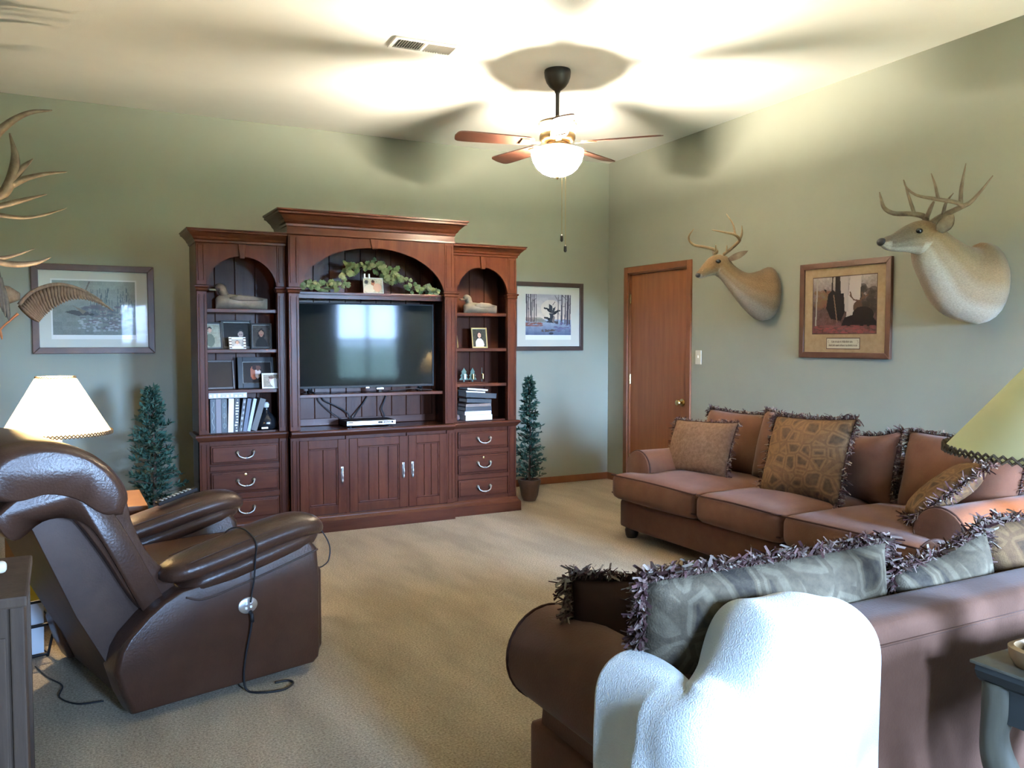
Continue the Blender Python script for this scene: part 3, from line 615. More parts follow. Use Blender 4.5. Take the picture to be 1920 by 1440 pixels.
def fringe_bm(per, num, L, seed, wid=.0030, skip=None):
    """brush fringe: bent tufts rooted along a closed seam"""
    rr = random.Random(seed); bm = B(); k = len(per)
    for q in range(num):
        s = rr.random() * k; i = int(s); f = s - i; p = per[i] * (1 - f) + per[(i + 1) % k] * f; t = (per[(i + 1) % k] - per[i]).normalized()
        if skip and skip(p): continue
        out = Vector((t.z, 0, -t.x));
        if out.dot(Vector((p.x, 0, p.z))) < 0: out = -out
        d = (out + Vector((0, 1, 0)) * rr.uniform(-1.1, 1.1) + t * rr.uniform(-.7, .7)).normalized(); le = L * rr.uniform(.6, 1.25)
        sd = d.cross(Vector((rr.uniform(-1, 1), rr.uniform(-1, 1), rr.uniform(-1, 1)))).normalized() * wid * rr.uniform(.6, 1.4)
        bend = Vector((rr.uniform(-1, 1), rr.uniform(-1, 1), rr.uniform(-1, .4))) * le * .5
        p0 = p - out * .006; p1 = p + d * le * .55; p2 = p + d * le * .8 + bend
        a = [bm.verts.new(v) for v in (p0 - sd, p0 + sd, p1 + sd * 1.2, p1 - sd * 1.2, p2 + sd, p2 - sd)]
        bm.faces.new((a[0], a[1], a[2], a[3])); bm.faces.new((a[3], a[2], a[4], a[5]))
    return bm
def orient(center, normal, up=(0, 0, 1), roll=0):
    y = Vector(normal).normalized(); z = Vector(up); z = (z - y * z.dot(y)).normalized(); x = y.cross(z)
    m = Matrix((x, y, z)).transposed().to_4x4() @ Matrix.Rotation(roll, 4, 'Y'); return Matrix.Translation(Vector(center)) @ m
def pillow(name, label, w, h, t, center, normal, m, up=(0, 0, 1), roll=0, fringe=.045, num=900, sag=0, cat='cushion', group=None, seed=1, ear=.06, face=None, boxy=3.0):
    e = thing(name, label, cat, group=group); e.matrix_world = orient(center, normal, up, roll)
    bm, per = pillow_bm(w, h, t, sag=sag, seed=seed, ear=ear, boxy=boxy); c = obj('cover', bm, m, e, smooth=True)
    if face:
        c.data.materials.append(face)
        for p in c.data.polygons:
            if p.center.y < 0: p.material_index = 1
    bm = B(); tube(bm, [Vector(p) for p in per], .005, 6, closed=True); obj('welt', bm, M['suede_dk'], e, smooth=True)
    if fringe: obj('fringe', fringe_bm(per, num, fringe, seed), M['fringe'], e, kind='stuff')
    return e
def welt(bm, pts, r=.005): tube(bm, pts, r, 6, closed=True); return bm

# ---------------------------------------------------------------- sofa along the right wall (faces -x)
XB_, XF = -.22, -1.36                       # back, front
YA, YZ = -2.10, -4.72                       # far and near outer ends
t = thing('sofa', 'long cocoa microsuede sofa with rolled arms against the right wall', 'sofa', ((XB_ + XF) / 2, (YA + YZ) / 2, 0)); O = t.location; SOFA = t
obj('base', soft(XF + .01, XB_, YZ + .02, YA - .05, .075, .27, .03, 8), M['suede'], t, O, smooth=True, sharp=50)
obj('front_rail', soft(XF - .02, XF + .06, YZ + .1, YA - .06, .07, .275, .03, 8, crown=(.008, 0, 0)), M['suede'], t, O, smooth=True)
for x in (XF + .05, XB_ - .06):
    for y in (YA - .12, YZ + .12):
        bm = lathe(B(), [(.035, 0), (.045, .02), (.05, .055), (.04, .08)], 14, (x, y, 0)); obj('foot', bm, M['footwood'], t, O, smooth=True, sharp=40)
def rolled_arm(parent, O, x_front, x_back, y_in, y_out, zt, r, axis='x', m='suede'):
    """arm whose section is a scroll: roll on top leaning outwards, panel below"""
    s = 1 if y_out > y_in else -1; cyc = y_out - s * r; ctr = zt - r
    P = [(y_in, .10), (y_in, ctr - .02)]
    for i in range(17):
        a = math.pi * .98 - (math.pi * 1.35) * i / 16 + .0
        P.append((cyc + s * r * math.cos(a) * (1 if True else 1), ctr + r * math.sin(a)))
    P += [(y_out - s * r * .9, ctr - r * 1.25), (y_out - s * r * .75, .10)]
    if axis == 'x': f = lambda a, b_, w: (w, a, b_)
    else: f = lambda a, b_, w: (a, w, b_)
    lo, hi = min(x_front, x_back), max(x_front, x_back)
    o = obj('arm', puff(P, lo, hi, f, r=.025, shrink=.02, mid=3), M[m], parent, O, smooth=True, sharp=60)
    xf_ = x_front; d = -1 if x_front < x_back else 1
    rim = [f(cyc + r * .985 * math.cos(2 * math.pi * i / 32), ctr + r * .985 * math.sin(2 * math.pi * i / 32), xf_ - d * .012) for i in range(32)]
    w = obj('welt', welt(B(), rim, .006), M['suede_dk'], o, O, smooth=True)
    return o
rolled_arm(t, O, -1.27, XB_, -2.36, -2.09, .615, .135); rolled_arm(t, O, -1.27, XB_, -4.42, -4.70, .615, .14)
obj('back_frame', soft(-.46, XB_ + .02, YZ + .1, YA - .1, .25, .70, .06, 8), M['suede'], t, O, smooth=True)
cuts = [(-2.13, -3.02), (-3.03, -3.73), (-3.74, -4.66)]
for i, (a, b_) in enumerate(cuts):
    def ears(u, v, w, p, i=i): return p
    bm = soft(-1.44, -.55, b_, a, .275, .455, .055, 12, crown=(.012, .0, .035)); 
    # T cushions: the end ones are notched behind the arm fronts
    for v in bm.verts:
        if i == 0 and v.co.x > -1.25: v.co.y = min(v.co.y, -2.37) if v.co.y > -2.37 else v.co.y
        if i == 2 and v.co.x > -1.25: v.co.y = max(v.co.y, -4.41)
    c = obj('seat_cushion', bm, M['suede'], t, O, smooth=True)
    e = .022
    rim = []
    for z in (.452,):
        q = [(-1.437 + .03, a - .03), (-1.437 + .03, b_ + .03)]
        rim = spline([(-1.40, a - .012, z - .012), (-1.432, a - .04, z - .008), (-1.436, (a + b_) / 2, z - .002), (-1.432, b_ + .04, z - .008), (-1.40, b_ + .012, z - .012)], 6)
    obj('welt', tube(B(), rim, .0055, 6), M['suede_dk'], c, O, smooth=True)
    rim = [(x + .004, y, z - .125) for x, y, z in rim[3:-3]]; obj('welt', tube(B(), rim, .0055, 6), M['suede_dk'], c, O, smooth=True)
BG = 'loose back cushions of the long sofa'
nb = (-1, 0, .22)
pillow('back_cushion', 'fringed cocoa back cushion nearest the door on the long sofa', .66, .48, .25, (-.58, -2.46, .645), nb, M['suede'], num=800, group=BG, seed=2, fringe=.035)
pillow('back_cushion', 'cocoa back cushion half hidden behind the large tapestry pillow', .60, .50, .25, (-.62, -3.03, .655), nb, M['suede'], num=800, group=BG, seed=3, fringe=.035, roll=R(-3))
pillow('back_cushion', 'slumped cocoa back cushion just right of the large tapestry pillow', .50, .47, .24, (-.62, -3.60, .630), (-1, .1, .25), M['suede'], num=800, group=BG, seed=4, fringe=.035, roll=R(4), sag=.02, ear=.10)
pillow('back_cushion', 'cocoa back cushion at the near end of the sofa beneath the lampshade', .70, .50, .26, (-.60, -4.20, .630), nb, M['suede'], num=900, group=BG, seed=5, fringe=.035)
pillow('throw_pillow', 'tweed brown pillow leaning on the far arm of the long sofa', .58, .40, .17, (-.93, -2.49, .640), (-1, -.1, .35), M['texpillow'], num=500, seed=6, fringe=.03, cat='pillow', roll=R(2))
pillow('throw_pillow', 'large square tapestry pillow with medallion pattern in the middle of the sofa', .56, .52, .19, (-.93, -3.44, .685), (-1, -.12, .38), M['tapestry2'], num=900, seed=7, fringe=.038, cat='pillow', roll=R(2))
pillow('throw_pillow', 'fringed brown pillow slumped against the near arm of the long sofa', .50, .42, .15, (-.95, -4.36, .635), (-.35, .55, .75), M['tapestry2'], num=900, seed=8, fringe=.05, cat='pillow', up=(.6, -.5, .6))

# ---------------------------------------------------------------- love seat in the foreground (back towards the camera)
LX0, LX1 = -3.74, -1.75; LYB, LYF = -5.75, -4.93
t = thing('love_seat', 'cocoa microsuede love seat in the foreground with its back to the viewer', 'sofa', ((LX0 + LX1) / 2, (LYB + LYF) / 2, 0)); O = t.location; LOVE = t
obj('base', soft(LX0 + .09, LX1 - .09, LYB + .02, LYF + .02, .075, .27, .03, 8), M['suede'], t, O, smooth=True, sharp=50)
obj('back_frame', soft(LX0 + .20, LX1 - .20, LYB, LYB + .17, .07, .725, .04, 10), M['suede'], t, O, smooth=True)
obj('back_seam', tube(B(), [(LX0 + .25, LYB - .001, .668), (LX1 - .25, LYB - .001, .668)], .0035, 6), M['suede'], t, O, smooth=True)
rolled_arm(t, O, LYF - .03, LYB + .03, -3.47, -3.75, .62, .14, axis='y'); rolled_arm(t, O, LYF - .03, LYB + .03, -2.03, -1.74, .62, .14, axis='y')
for a, b_ in ((-3.46, -2.755), (-2.745, -2.04)):
    c = obj('seat_cushion', soft(a, b_, LYB + .25, LYF + .06, .275, .455, .055, 10, crown=(0, .01, .03)), M['suede'], t, O, smooth=True)
for x in (LX0 + .1, LX1 - .1):
    for y in (LYB + .08, LYF - .05): obj('foot', lathe(B(), [(.035, 0), (.045, .02), (.05, .055), (.04, .08)], 14, (x, y, 0)), M['footwood'], t, O, smooth=True, sharp=40)
LG = 'fringed cushions along the love seat back'
pillow('back_cushion', 'long fringed tapestry cushion leaning over the love seat back beside the blanket', .82, .40, .20, (-3.27, -5.50, .640), (0, -1, -.12), M['tapestry'], num=4200, seed=11, fringe=.036, group=LG, ear=.02, roll=R(0), boxy=3.5)
pillow('back_cushion', 'smaller tapestry cushion with fringed crest near the lamp on the love seat', .47, .38, .19, (-2.61, -5.51, .600), (.1, -1, -.1), M['tapestry'], num=2200, seed=12, fringe=.036, group=LG, roll=R(8))
pillow('back_cushion', 'dark tapestry cushion at the right edge of the picture on the love seat', .50, .42, .19, (-2.13, -5.49, .64), (-.1, -1, -.1), M['tapestry2'], num=1200, seed=13, fringe=.042, group=LG, roll=R(5))
pillow('throw_pillow', 'dark fringed pillow lying over the near arm of the love seat', .44, .30, .10, (-3.42, -5.15, .565), (-.15, -1, .1), M['suede_dk'], num=1500, seed=14, fringe=.04, cat='pillow', roll=R(-5))

# ---------------------------------------------------------------- white fleece blanket over the love seat corner
def blanket():
    bm = B(); rows = []; ns, nt = 90, 54
    for i in range(ns + 1):
        s = i / ns; a = s * .805                     # metres along the hem line: down the arm side, round the corner, along the back
        La = .27
        if a < La - .06: P = Vector((-3.762, -5.50 - a, 0)); nrm = Vector((-1, 0, 0)); 
        elif a < La + .06:
            k = (a - La + .06) / .12 * math.pi / 2; P = Vector((-3.702 - .06 * math.cos(k), -5.71 - .06 * math.sin(k), 0)); nrm = Vector((-math.cos(k), -math.sin(k), 0))
        else: P = Vector((-3.702 + (a - La - .06), -5.772, 0)); nrm = Vector((0, -1, 0))
        # height of the crest over arm / over back
        k1 = min(1, max(0, (a - .385) / .14)); k1 = k1 * k1 * (3 - 2 * k1); k2 = min(1, max(0, (a - .63) / .17)); k2 = k2 * k2 * (3 - 2 * k2)
        top = .655 + .150 * k1 - .050 * k2
        depth = .17 + .06 * k1
        fold = lambda ph, fr, w: math.sin(fr * a + ph) * w
        row = []
        for j in range(nt + 1):
            q = j / nt
            if q < .40:                              # over the crest: an arch from the far side to the near edge
                th = math.pi * (q / .40); off = depth * (.5 + .5 * math.cos(th)); z = top - .10 + .10 * math.sin(th) ** .7 if q > .2 else top - .18 + .18 * math.sin(th) ** .7
                p = P - nrm * (off - .012); dn = 0
            else:
                dn = (q - .40) / .60; z = (top - .10) - dn * (top - .14); p = P + nrm * (.012 + .045 * dn)
            am = .026 * min(1, .2 + dn * 1.8)
            am *= (1.5 if a < .43 else .8); pl = lambda ph, fr: 1 - 2 * abs(math.sin(fr * a / 2 + ph)) ** .75; disp = pl(.4 + 1.3 * dn, 34) * am * .8 + pl(1.2 + 2.0 * dn, 57) * am * .35 * dn + fold(2.5, 11, .6) * am
            # deep pleat where arm meets back
            disp -= .035 * math.exp(-((a - .40 + .12 * dn) / .03) ** 2) * (.4 + .6 * min(1, dn * 2))
            p = p + nrm * (disp + .018); z += .010 * math.sin(17 * a + 5 * q) * (1 if q < .4 else .3)
            row.append(bm.verts.new((p.x, p.y, z)))
        rows.append(row)
    for i in range(ns):
        for j in range(nt): bm.faces.new((rows[i][j], rows[i + 1][j], rows[i + 1][j + 1], rows[i][j + 1]))
    o = obj('fleece_blanket', bm, M['fleece'], smooth=True)
    md = o.modifiers.new('thickness', 'SOLIDIFY'); md.thickness = .012; md.offset = 1
    md = o.modifiers.new('smooth', 'SUBSURF'); md.levels = 1; md.render_levels = 1
    return put(o, (-3.6, -5.7, .14))
tag(blanket(), 'white fleece blanket draped over the corner of the foreground love seat', 'blanket')

# ---------------------------------------------------------------- leather recliner
RA = R(15.19)
t = thing('recliner', 'brown leather power recliner turned away towards the right sofa', 'recliner', (-4.653, -3.778, 0), RA); REC = t
UZ = lambda a, b_, w: (a, w, b_)
RW = .90
side_prof = [(.0, .03), (-.03, .10), (-.058, .20), (-.04, .27), (-.012, .314), (.055, .377), (.115, .42), (.183, .452), (.32, .470), (.47, .495), (.62, .53), (.735, .555), (.765, .52), (.775, .40), (.775, .09), (.768, .05), (.745, .03)]
for k, (v0, v1) in enumerate(((0, .15), (RW - .15, RW))):
    s = obj('side_panel', puff(side_prof, v0, v1, UZ, r=.03, shrink=.02, mid=1), M['leather'], t, smooth=True, sharp=60)
    vc = (v0 + v1) / 2
    # bulge under the arm pad and the seam line below it
    rings = []
    for (u, z, ru, rz) in ((.20, .435, .05, .03), (.27, .468, .085, .052), (.40, .495, .095, .058), (.55, .53, .095, .058), (.68, .56, .09, .055), (.755, .572, .07, .045), (.785, .572, .035, .028)):
        rings.append([(u + .22 * rz * math.cos(a) * 0, vc + ru * math.cos(a), z + rz * math.sin(a)) for a in [2 * math.pi * i / 20 for i in range(20)]])
    obj('arm_roll', loft(B(), rings), M['leather'], t, smooth=True)
    pts = [(.13, .505, .02, .012), (.16, .512, .075, .035), (.25, .528, .105, .05), (.40, .560, .112, .055), (.55, .594, .112, .055), (.68, .615, .108, .052), (.76, .612, .09, .045), (.80, .600, .055, .028), (.812, .595, .02, .01)]
    rings = [[(u, vc + ru * math.copysign(abs(math.cos(a)) ** .8, math.cos(a)), z + rz * math.copysign(abs(math.sin(a)) ** .9, math.sin(a))) for a in [2 * math.pi * i / 22 for i in range(22)]] for u, z, ru, rz in [tuple(q) for q in spline(pts, 4)]]
    ap = obj('arm_pad', loft(B(), rings), M['leather'], t, smooth=True)
    for dv in (-.085, .085):
        obj('seam', tube(B(), spline([(.2, vc + dv, .553), (.35, vc + dv * 1.05, .588), (.5, vc + dv * 1.05, .620), (.65, vc + dv, .646), (.74, vc + dv * .9, .640)], 5), .0025, 5), M['leather'], ap, smooth=True)
    v = v0 - .002 if k == 0 else v1 + .002
    obj('seam', tube(B(), spline([(.20, v, .425), (.27, v, .405), (.40, v, .428), (.55, v, .462), (.68, v, .495), (.76, v, .515)], 5), .004, 5), M['leather2'], s, smooth=True)
obj('front_panel', soft(.66, .80, .02, RW - .02, .07, .44, .03, 6), M['leather'], t, smooth=True, sharp=60)
obj('foot_rest', soft(.70, .83, .15, RW - .15, .12, .43, .05, 8, crown=(.02, 0, 0)), M['leather'], t, smooth=True)
obj('seat', soft(.10, .80, .15, RW - .15, .26, .48, .07, 10, crown=(.02, 0, .03)), M['leather'], t, smooth=True)
obj('chassis', bx(.08, .68, .16, RW - .16, .03, .27), M['black'], t)
shell = [(.02, .035), (-.035, .17), (-.15, .40), (-.285, .74), (-.37, .90), (-.33, .985), (-.22, .90), (-.11, .765), (-.012, .60), (.079, .383), (.145, .27), (.12, .035)]
obj('back_shell', puff(shell, .115, RW - .115, UZ, r=.02, shrink=.012, mid=2), M['leather2'], t, smooth=True, sharp=50)
def back_sec(pts, v0, v1, r, sh, name, mid=3): return obj(name, puff([q[:2] for q in spline([(a, b_, 0) for a, b_ in pts] + [(*pts[0], 0)], 4)[:-1]], v0, v1, UZ, r=r, shrink=sh, mid=mid, steps=7), M['leather'], t, smooth=True)
back_sec([(.16, .30), (.215, .43), (.10, .60), (.045, .73), (.02, .82), (-.08, .90), (-.22, .93), (-.24, .84), (-.16, .76), (-.06, .60), (.05, .40)], .085, RW - .085, .07, .05, 'lumbar_cushion')
back_sec([(.03, .74), (.045, .82), (.0, .91), (-.08, .985), (-.18, 1.03), (-.29, 1.045), (-.40, 1.02), (-.465, .95), (-.45, .87), (-.36, .84), (-.25, .855), (-.14, .82), (-.04, .745)], .06, RW - .06, .11, .07, 'headrest')
back_sec([(-.42, .80), (-.32, .875), (-.21, .89), (-.10, .85), (-.02, .76), (.05, .63), (.14, .44), (.185, .34), (.12, .31), (.06, .40), (-.02, .57), (-.10, .72), (-.18, .775), (-.27, .775), (-.36, .72)], .07, .19, .05, .018, 'side_bolster', 1)
back_sec([(-.42, .80), (-.32, .875), (-.21, .89), (-.10, .85), (-.02, .76), (.05, .63), (.14, .44), (.185, .34), (.12, .31), (.06, .40), (-.02, .57), (-.10, .72), (-.18, .775), (-.27, .775), (-.36, .72)], RW - .19, RW - .07, .05, .018, 'side_bolster', 1)
# power control
bm = lathe(B(), [(.040, 0), (.040, .004), (.034, .007), (.0001, .008)], 24); xf(bm, Matrix.Translation((.445, 0, .343)) @ Matrix.Rotation(R(90), 4, 'X') @ Matrix.Diagonal((1, .8, 1, 1)))
ctl = obj('power_control', bm, M['silver'], t, smooth=True, sharp=30); ctl['label'] = 'silver oval power control with four buttons'
M['btn'] = mat('pale_button', (.85, .86, .88), .4)
for a, b_ in ((-.010, .009), (.010, .012), (-.010, -.009), (.010, -.006)):
    q = lathe(B(), [(.0055, 0), (.0055, .003), (.0001, .004)], 10); xf(q, Matrix.Translation((.445 + a, -.007, .343 + b_)) @ Matrix.Rotation(R(90), 4, 'X')); obj('button', q, M['btn'], ctl)
obj('control_plug', tube(B(), [(.452, -.008, .318), (.452, -.022, .306), (.452, -.024, .28)], .008, 8), M['rubber'], t, smooth=True)
obj('power_cable', tube(B(), spline([(.452, -.022, .29), (.445, -.02, .24), (.428, -.014, .15), (.42, -.010, .06), (.43, -.02, .008), (.47, -.07, .005), (.54, -.10, .005), (.60, -.07, .005), (.60, -.03, .005), (.55, -.015, .005)], 8), .0045, 6), M['rubber'], t, smooth=True)
t2 = cord('headphone_cord', 'thin dark cord draped over the near arm of the recliner', [tuple((Matrix.Translation((-4.653, -3.778, 0)) @ Matrix.Rotation(RA, 4, 'Z') @ Vector(q))[:]) for q in ((.405, .16, .585), (.425, .11, .632), (.45, .06, .642), (.462, .0, .625), (.466, -.042, .59), (.467, -.028, .53), (.466, -.018, .45), (.46, -.012, .40), (.452, -.013, .355))], .0035)
cord('loose_cord', 'thin dark cord looping off the front of the recliner arm', [tuple((Matrix.Translation((-4.653, -3.778, 0)) @ Matrix.Rotation(RA, 4, 'Z') @ Vector(q))[:]) for q in ((.79, .10, .60), (.83, .09, .57), (.865, .08, .50), (.855, .07, .44), (.82, .06, .42), (.79, .05, .42))], .003)
cord('charger_cable', 'dark cord lying on the carpet behind the recliner', [(-4.98, -3.0, .006), (-4.93, -3.16, .006), (-4.88, -3.28, .006), (-4.89, -3.40, .006), (-4.83, -3.50, .006), (-4.74, -3.52, .006)], .0032)
# remote control on the far arm
Mw = Matrix.Translation((-4.653, -3.778, 0)) @ Matrix.Rotation(RA, 4, 'Z')
t = thing('remote_control', 'slim black remote control resting on the far arm of the recliner', 'remote'); t.matrix_world = Mw @ Matrix.Translation((.50, .825, .652)) @ Matrix.Rotation(R(-13.5), 4, 'Y') @ Matrix.Rotation(R(6), 4, 'Z')
obj('body', bx(-.10, .10, -.022, .022, 0, .018, bev=.005), M['black'], t)
M['greybtn'] = mat('grey_button', (.35, .36, .36), .5)
for i in range(8):
    for j in range(3): obj('button', bx(-.08 + i * .02, -.07 + i * .02, -.014 + j * .011, -.007 + j * .011, .018, .021), M['greybtn'], t)
# ---------------------------------------------------------------- ceiling fan
def point(name, loc, watts, col, rad, parent=None):
    d = bpy.data.lights.new(name, 'POINT'); d.energy = watts; d.color = col; d.shadow_soft_size = rad
    o = bpy.data.objects.new(name, d); C.objects.link(o); o.location = loc
    if parent: o.parent = parent
    return o
WARM = (1.0, .80, .55); FANC = (1.0, .90, .73)
FX, FY = -1.885, -2.14; FZ = ceil_z(FY)
M['bronze'] = mat('dark_bronze', (.025, .022, .018), .4, .5, metal=.6); M['fanbrass'] = mat('antique_brass', (.45, .32, .16), .3, .5, metal=.9)
M['blade'] = mat('mahogany_blade', (.09, .032, .02), .4, .5, var=(.13, .05, .03), vscale=6, stretch=(.4, 4, 4))
M['bowl'] = shade_mat('lit_frosted_glass', (.92, .88, .80), .85); M['uplight'] = mat('lit_frosted_uplight', (.9, .85, .75), .5, emit=(1, .84, .58), estr=1.0)
t = thing('ceiling_fan', 'ceiling fan with mahogany blades and glowing frosted glass bowl', 'ceiling fan', (FX, FY, FZ)); FAN = t
obj('canopy', lathe(B(), [(.086, .004), (.089, -.015), (.086, -.045), (.074, -.08), (.054, -.108), (.032, -.126), (.02, -.135), (.016, -.15)], 28), M['bronze'], t, smooth=True, sharp=60)
obj('down_rod', lathe(B(), [(.0135, -.14), (.0135, -.335)], 16), M['bronze'], t, smooth=True, sharp=60)
obj('motor_cap', lathe(B(), [(.014, -.30), (.03, -.315), (.05, -.322), (.09, -.328), (.122, -.34), (.128, -.352)], 32), M['fanbrass'], t, smooth=True, sharp=50)
obj('uplight_glass', lathe(B(), [(.120, -.352), (.124, -.375), (.124, -.40), (.120, -.42)], 32, cap=False), M['uplight'], t, smooth=True)
obj('motor_housing', lathe(B(), [(.10, -.354), (.118, -.42), (.120, -.43), (.120, -.45), (.115, -.462), (.10, -.475), (.07, -.478), (.07, -.492), (.105, -.50), (.11, -.505)], 32), M['fanbrass'], t, smooth=True, sharp=50)
obj('fitter', lathe(B(), [(.03, -.47), (.03, -.505), (.0001, -.507)], 20), M['fanbrass'], t, smooth=True, sharp=50)
obj('glass_bowl', lathe(B(), [(.174, -.528), (.176, -.533), (.174, -.56), (.160, -.605), (.135, -.645), (.10, -.675), (.06, -.692), (.02, -.698), (.0001, -.699)], 36, cap=False), M['bowl'], t, smooth=True)
obj('finial', lathe(B(), [(.012, -.695), (.014, -.705), (.006, -.715), (.0001, -.72)], 14), M['fanbrass'], t, smooth=True)
cr = math.atan2(-.469, .883)
for k in range(5):
    ang = cr - R(18) + k * R(72)
    prof = spline([(.17, .03, 0), (.20, .052, 0), (.30, .060, 0), (.50, .068, 0), (.64, .070, 0), (.69, .055, 0), (.705, .0, 0)], 4); pl = [(a, b_) for a, b_, _ in prof] + [(a, -b_) for a, b_, _ in prof[::-1][1:]]
    bm = prism(pl, -.004, .004, lambda a, b_, w: (a, b_, w)); Mx = Matrix.Rotation(ang, 4, 'Z') @ Matrix.Translation((0, 0, -.478)) @ Matrix.Rotation(R(12), 4, 'X'); xf(bm, Mx); bl = obj('blade', bm, M['blade'], t)
    bm = B(); box(bm, .12, .25, -.018, .018, -.010, -.005, bev=.002); box(bm, .20, .26, -.04, .04, -.010, -.005, bev=.002); xf(bm, Mx); obj('blade_iron', bm, M['fanbrass'], bl)
for dx, dz, nm in ((-.010, -1.17, 'pull_chain'), (.014, -1.24, 'pull_chain')):
    px, py = dx * .883 + .03, dx * -.469 - .03
    ch = obj(nm, tube(B(), [(px, py, -.69), (px, py, dz + .08)], .0016, 6), M['fanbrass'], t)
    obj('pull_knob', lathe(B(), [(.003, .04), (.010, .03), (.011, .0), (.006, -.008), (.0001, -.01)], 12, (px, py, dz + .045)), M['bronze'], ch, smooth=True)
point('fan_bulb', (0, 0, -.575), 150, FANC, .055, t)

# ---------------------------------------------------------------- lamps
def shade_bm(r0, r1, h, n=40): return lathe(B(), [(r0, 0), (r0 * .985 + r1 * .015, h * .015), (r1 + (r0 - r1) * .5, h * .5), (r1, h)], n, cap=False)
def lacing(r, z, n, amp=.008):
    bm = B(); k = n * 2; pts = [(r * math.cos(2 * math.pi * i / k), r * math.sin(2 * math.pi * i / k), z + amp * (1 if i % 2 else -1)) for i in range(k)]
    tube(bm, [Vector(p) for p in pts], .0035, 5, closed=True); pts = [(r * 1.004 * math.cos(2 * math.pi * (i + 1) / k), r * 1.004 * math.sin(2 * math.pi * (i + 1) / k), z + amp * (1 if i % 2 else -1)) for i in range(k)]
    tube(bm, [Vector(p) for p in pts], .0035, 5, closed=True); return bm
M['iron'] = mat('rustic_iron', (.05, .035, .025), .6, .4); M['lampwhite'] = mat('ivory_lamp_body', (.7, .62, .48), .5)
def lamp(label, loc, zb, r0, r1, h, sm, watts, group, nl=44):
    t = thing('table_lamp', label, 'lamp', loc, group=group); z = zb - loc[2]
    obj('base', lathe(B(), [(.10, 0), (.10, .012), (.085, .022), (.05, .03), (.028, .05)], 28), M['iron'], t, smooth=True, sharp=50)
    obj('body', lathe(B(), [(.028, .048), (.055, .09), (.07, .14), (.06, .20), (.035, max(.22, z - .10)), (.022, z - .04), (.020, z + .02)], 28), M['lampwhite'], t, smooth=True)
    obj('socket', lathe(B(), [(.018, z + .02), (.018, z + .08)], 14), M['brass'], t, smooth=True, sharp=50)
    obj('bulb', lathe(B(), [(.012, z + .08), (.028, z + .11), (.03, z + .135), (.02, z + .16), (.0001, z + .17)], 16), M['bulb'] if watts else M['white'], t, smooth=True)
    bm = B()
    for k in range(3): a = 2 * math.pi * k / 3; tube(bm, [(0.004, 0, z + h - .02), (r1 * math.cos(a), r1 * math.sin(a), z + h - .004)], .002, 5)
    tube(bm, [(.02, 0, z + .03), (.05, 0, z + .10), (.045, 0, z + h - .06), (0, 0, z + h - .02)], .0025, 5); obj('harp', bm, M['brass'], t)
    bm = shade_bm(r0, r1, h); bmesh.ops.translate(bm, verts=bm.verts, vec=(0, 0, z)); s = obj('lamp_shade', bm, sm, t, smooth=True)
    obj('lacing', lacing(r0 * 1.0, z + .006, nl), M['lace'], s); obj('lacing', lacing(r1 * 1.02, z + h - .006, nl // 2, .006), M['lace'], s)
    if watts: point('lamp_light', (0, 0, z + .205), watts, WARM, .025, t)
    return t
M['bulb'] = mat('lit_bulb', (.9, .85, .7), .5, emit=(1, .8, .5), estr=4)
M['wood_t'] = mat('side_table_wood', (.14, .065, .03), .4, .5, var=(.20, .10, .05), vscale=6, stretch=(.5, 3, 3))
def side_table(label, loc, w, d, h, name='side_table', m='wood_t'):
    t = thing(name, label, 'table', loc, group=None)
    obj('top', bx(-w / 2, w / 2, -d / 2, d / 2, h - .028, h, bev=.006), M[m], t); obj('shelf', bx(-w / 2 + .03, w / 2 - .03, -d / 2 + .03, d / 2 - .03, .16, .18, bev=.003), M[m], t)
    for sx in (-1, 1):
        for sy in (-1, 1): obj('leg', bx(sx * (w / 2 - .03) - .022, sx * (w / 2 - .03) + .022, sy * (d / 2 - .03) - .022, sy * (d / 2 - .03) + .022, 0, h - .028, bev=.003), M[m], t)
    obj('apron', bx(-w / 2 + .05, w / 2 - .05, -d / 2 + .02, -d / 2 + .04, h - .11, h - .028), M[m], t); obj('apron', bx(-w / 2 + .05, w / 2 - .05, d / 2 - .04, d / 2 - .02, h - .11, h - .028), M[m], t)
    return t
side_table('wooden side table behind the recliner carrying the glowing lamp', (-4.80, -2.32, 0), .62, .5, .58)
lamp('glowing table lamp with laced coolie shade behind the recliner', (-4.878, -2.4, .58), .935, .245, .085, .28, M['shade'], 13, 'rawhide table lamps')
side_table('corner end table between the two sofas, beyond the right edge', (-.85, -5.22, 0), .58, .58, .58)
lamp('lit table lamp in the corner between the sofas, mirrored in the television', (-.85, -5.22, .58), .96, .245, .085, .28, M['shade'], 24, 'rawhide table lamps')

# ---------------------------------------------------------------- end table behind the love seat with lamp and tray
M['olive'] = mat('grey_olive_wood', (.080, .068, .045), .5, .3, var=(.115, .10, .07), vscale=8, stretch=(4, 4, .5)); M['olive_top'] = mat('dark_slate_edge', (.022, .024, .021), .45, .3)
TX0, TX1, TY0, TY1, TZ = -3.03, -2.46, -6.44, -5.885, .66
t = thing('end_table', 'olive grey end table with curved legs behind the love seat', 'table', ((TX0 + TX1) / 2, (TY0 + TY1) / 2, 0)); O = t.location
obj('top', bx(TX0, TX1, TY0, TY1, TZ - .008, TZ, bev=.003), M['olive'], t, O); bm = B(); stack(bm, TX0 + .012, TX1 - .012, TY0 + .012, TY1 - .012, [(-.012, TZ - .05), (0, TZ - .04), (.010, TZ - .02), (.006, TZ - .008)]); obj('top_edge', bm, M['olive_top'], t, O)
obj('apron', bx(TX0 + .03, TX1 - .03, TY0 + .03, TY1 - .03, TZ - .13, TZ - .05), M['olive_top'], t, O)
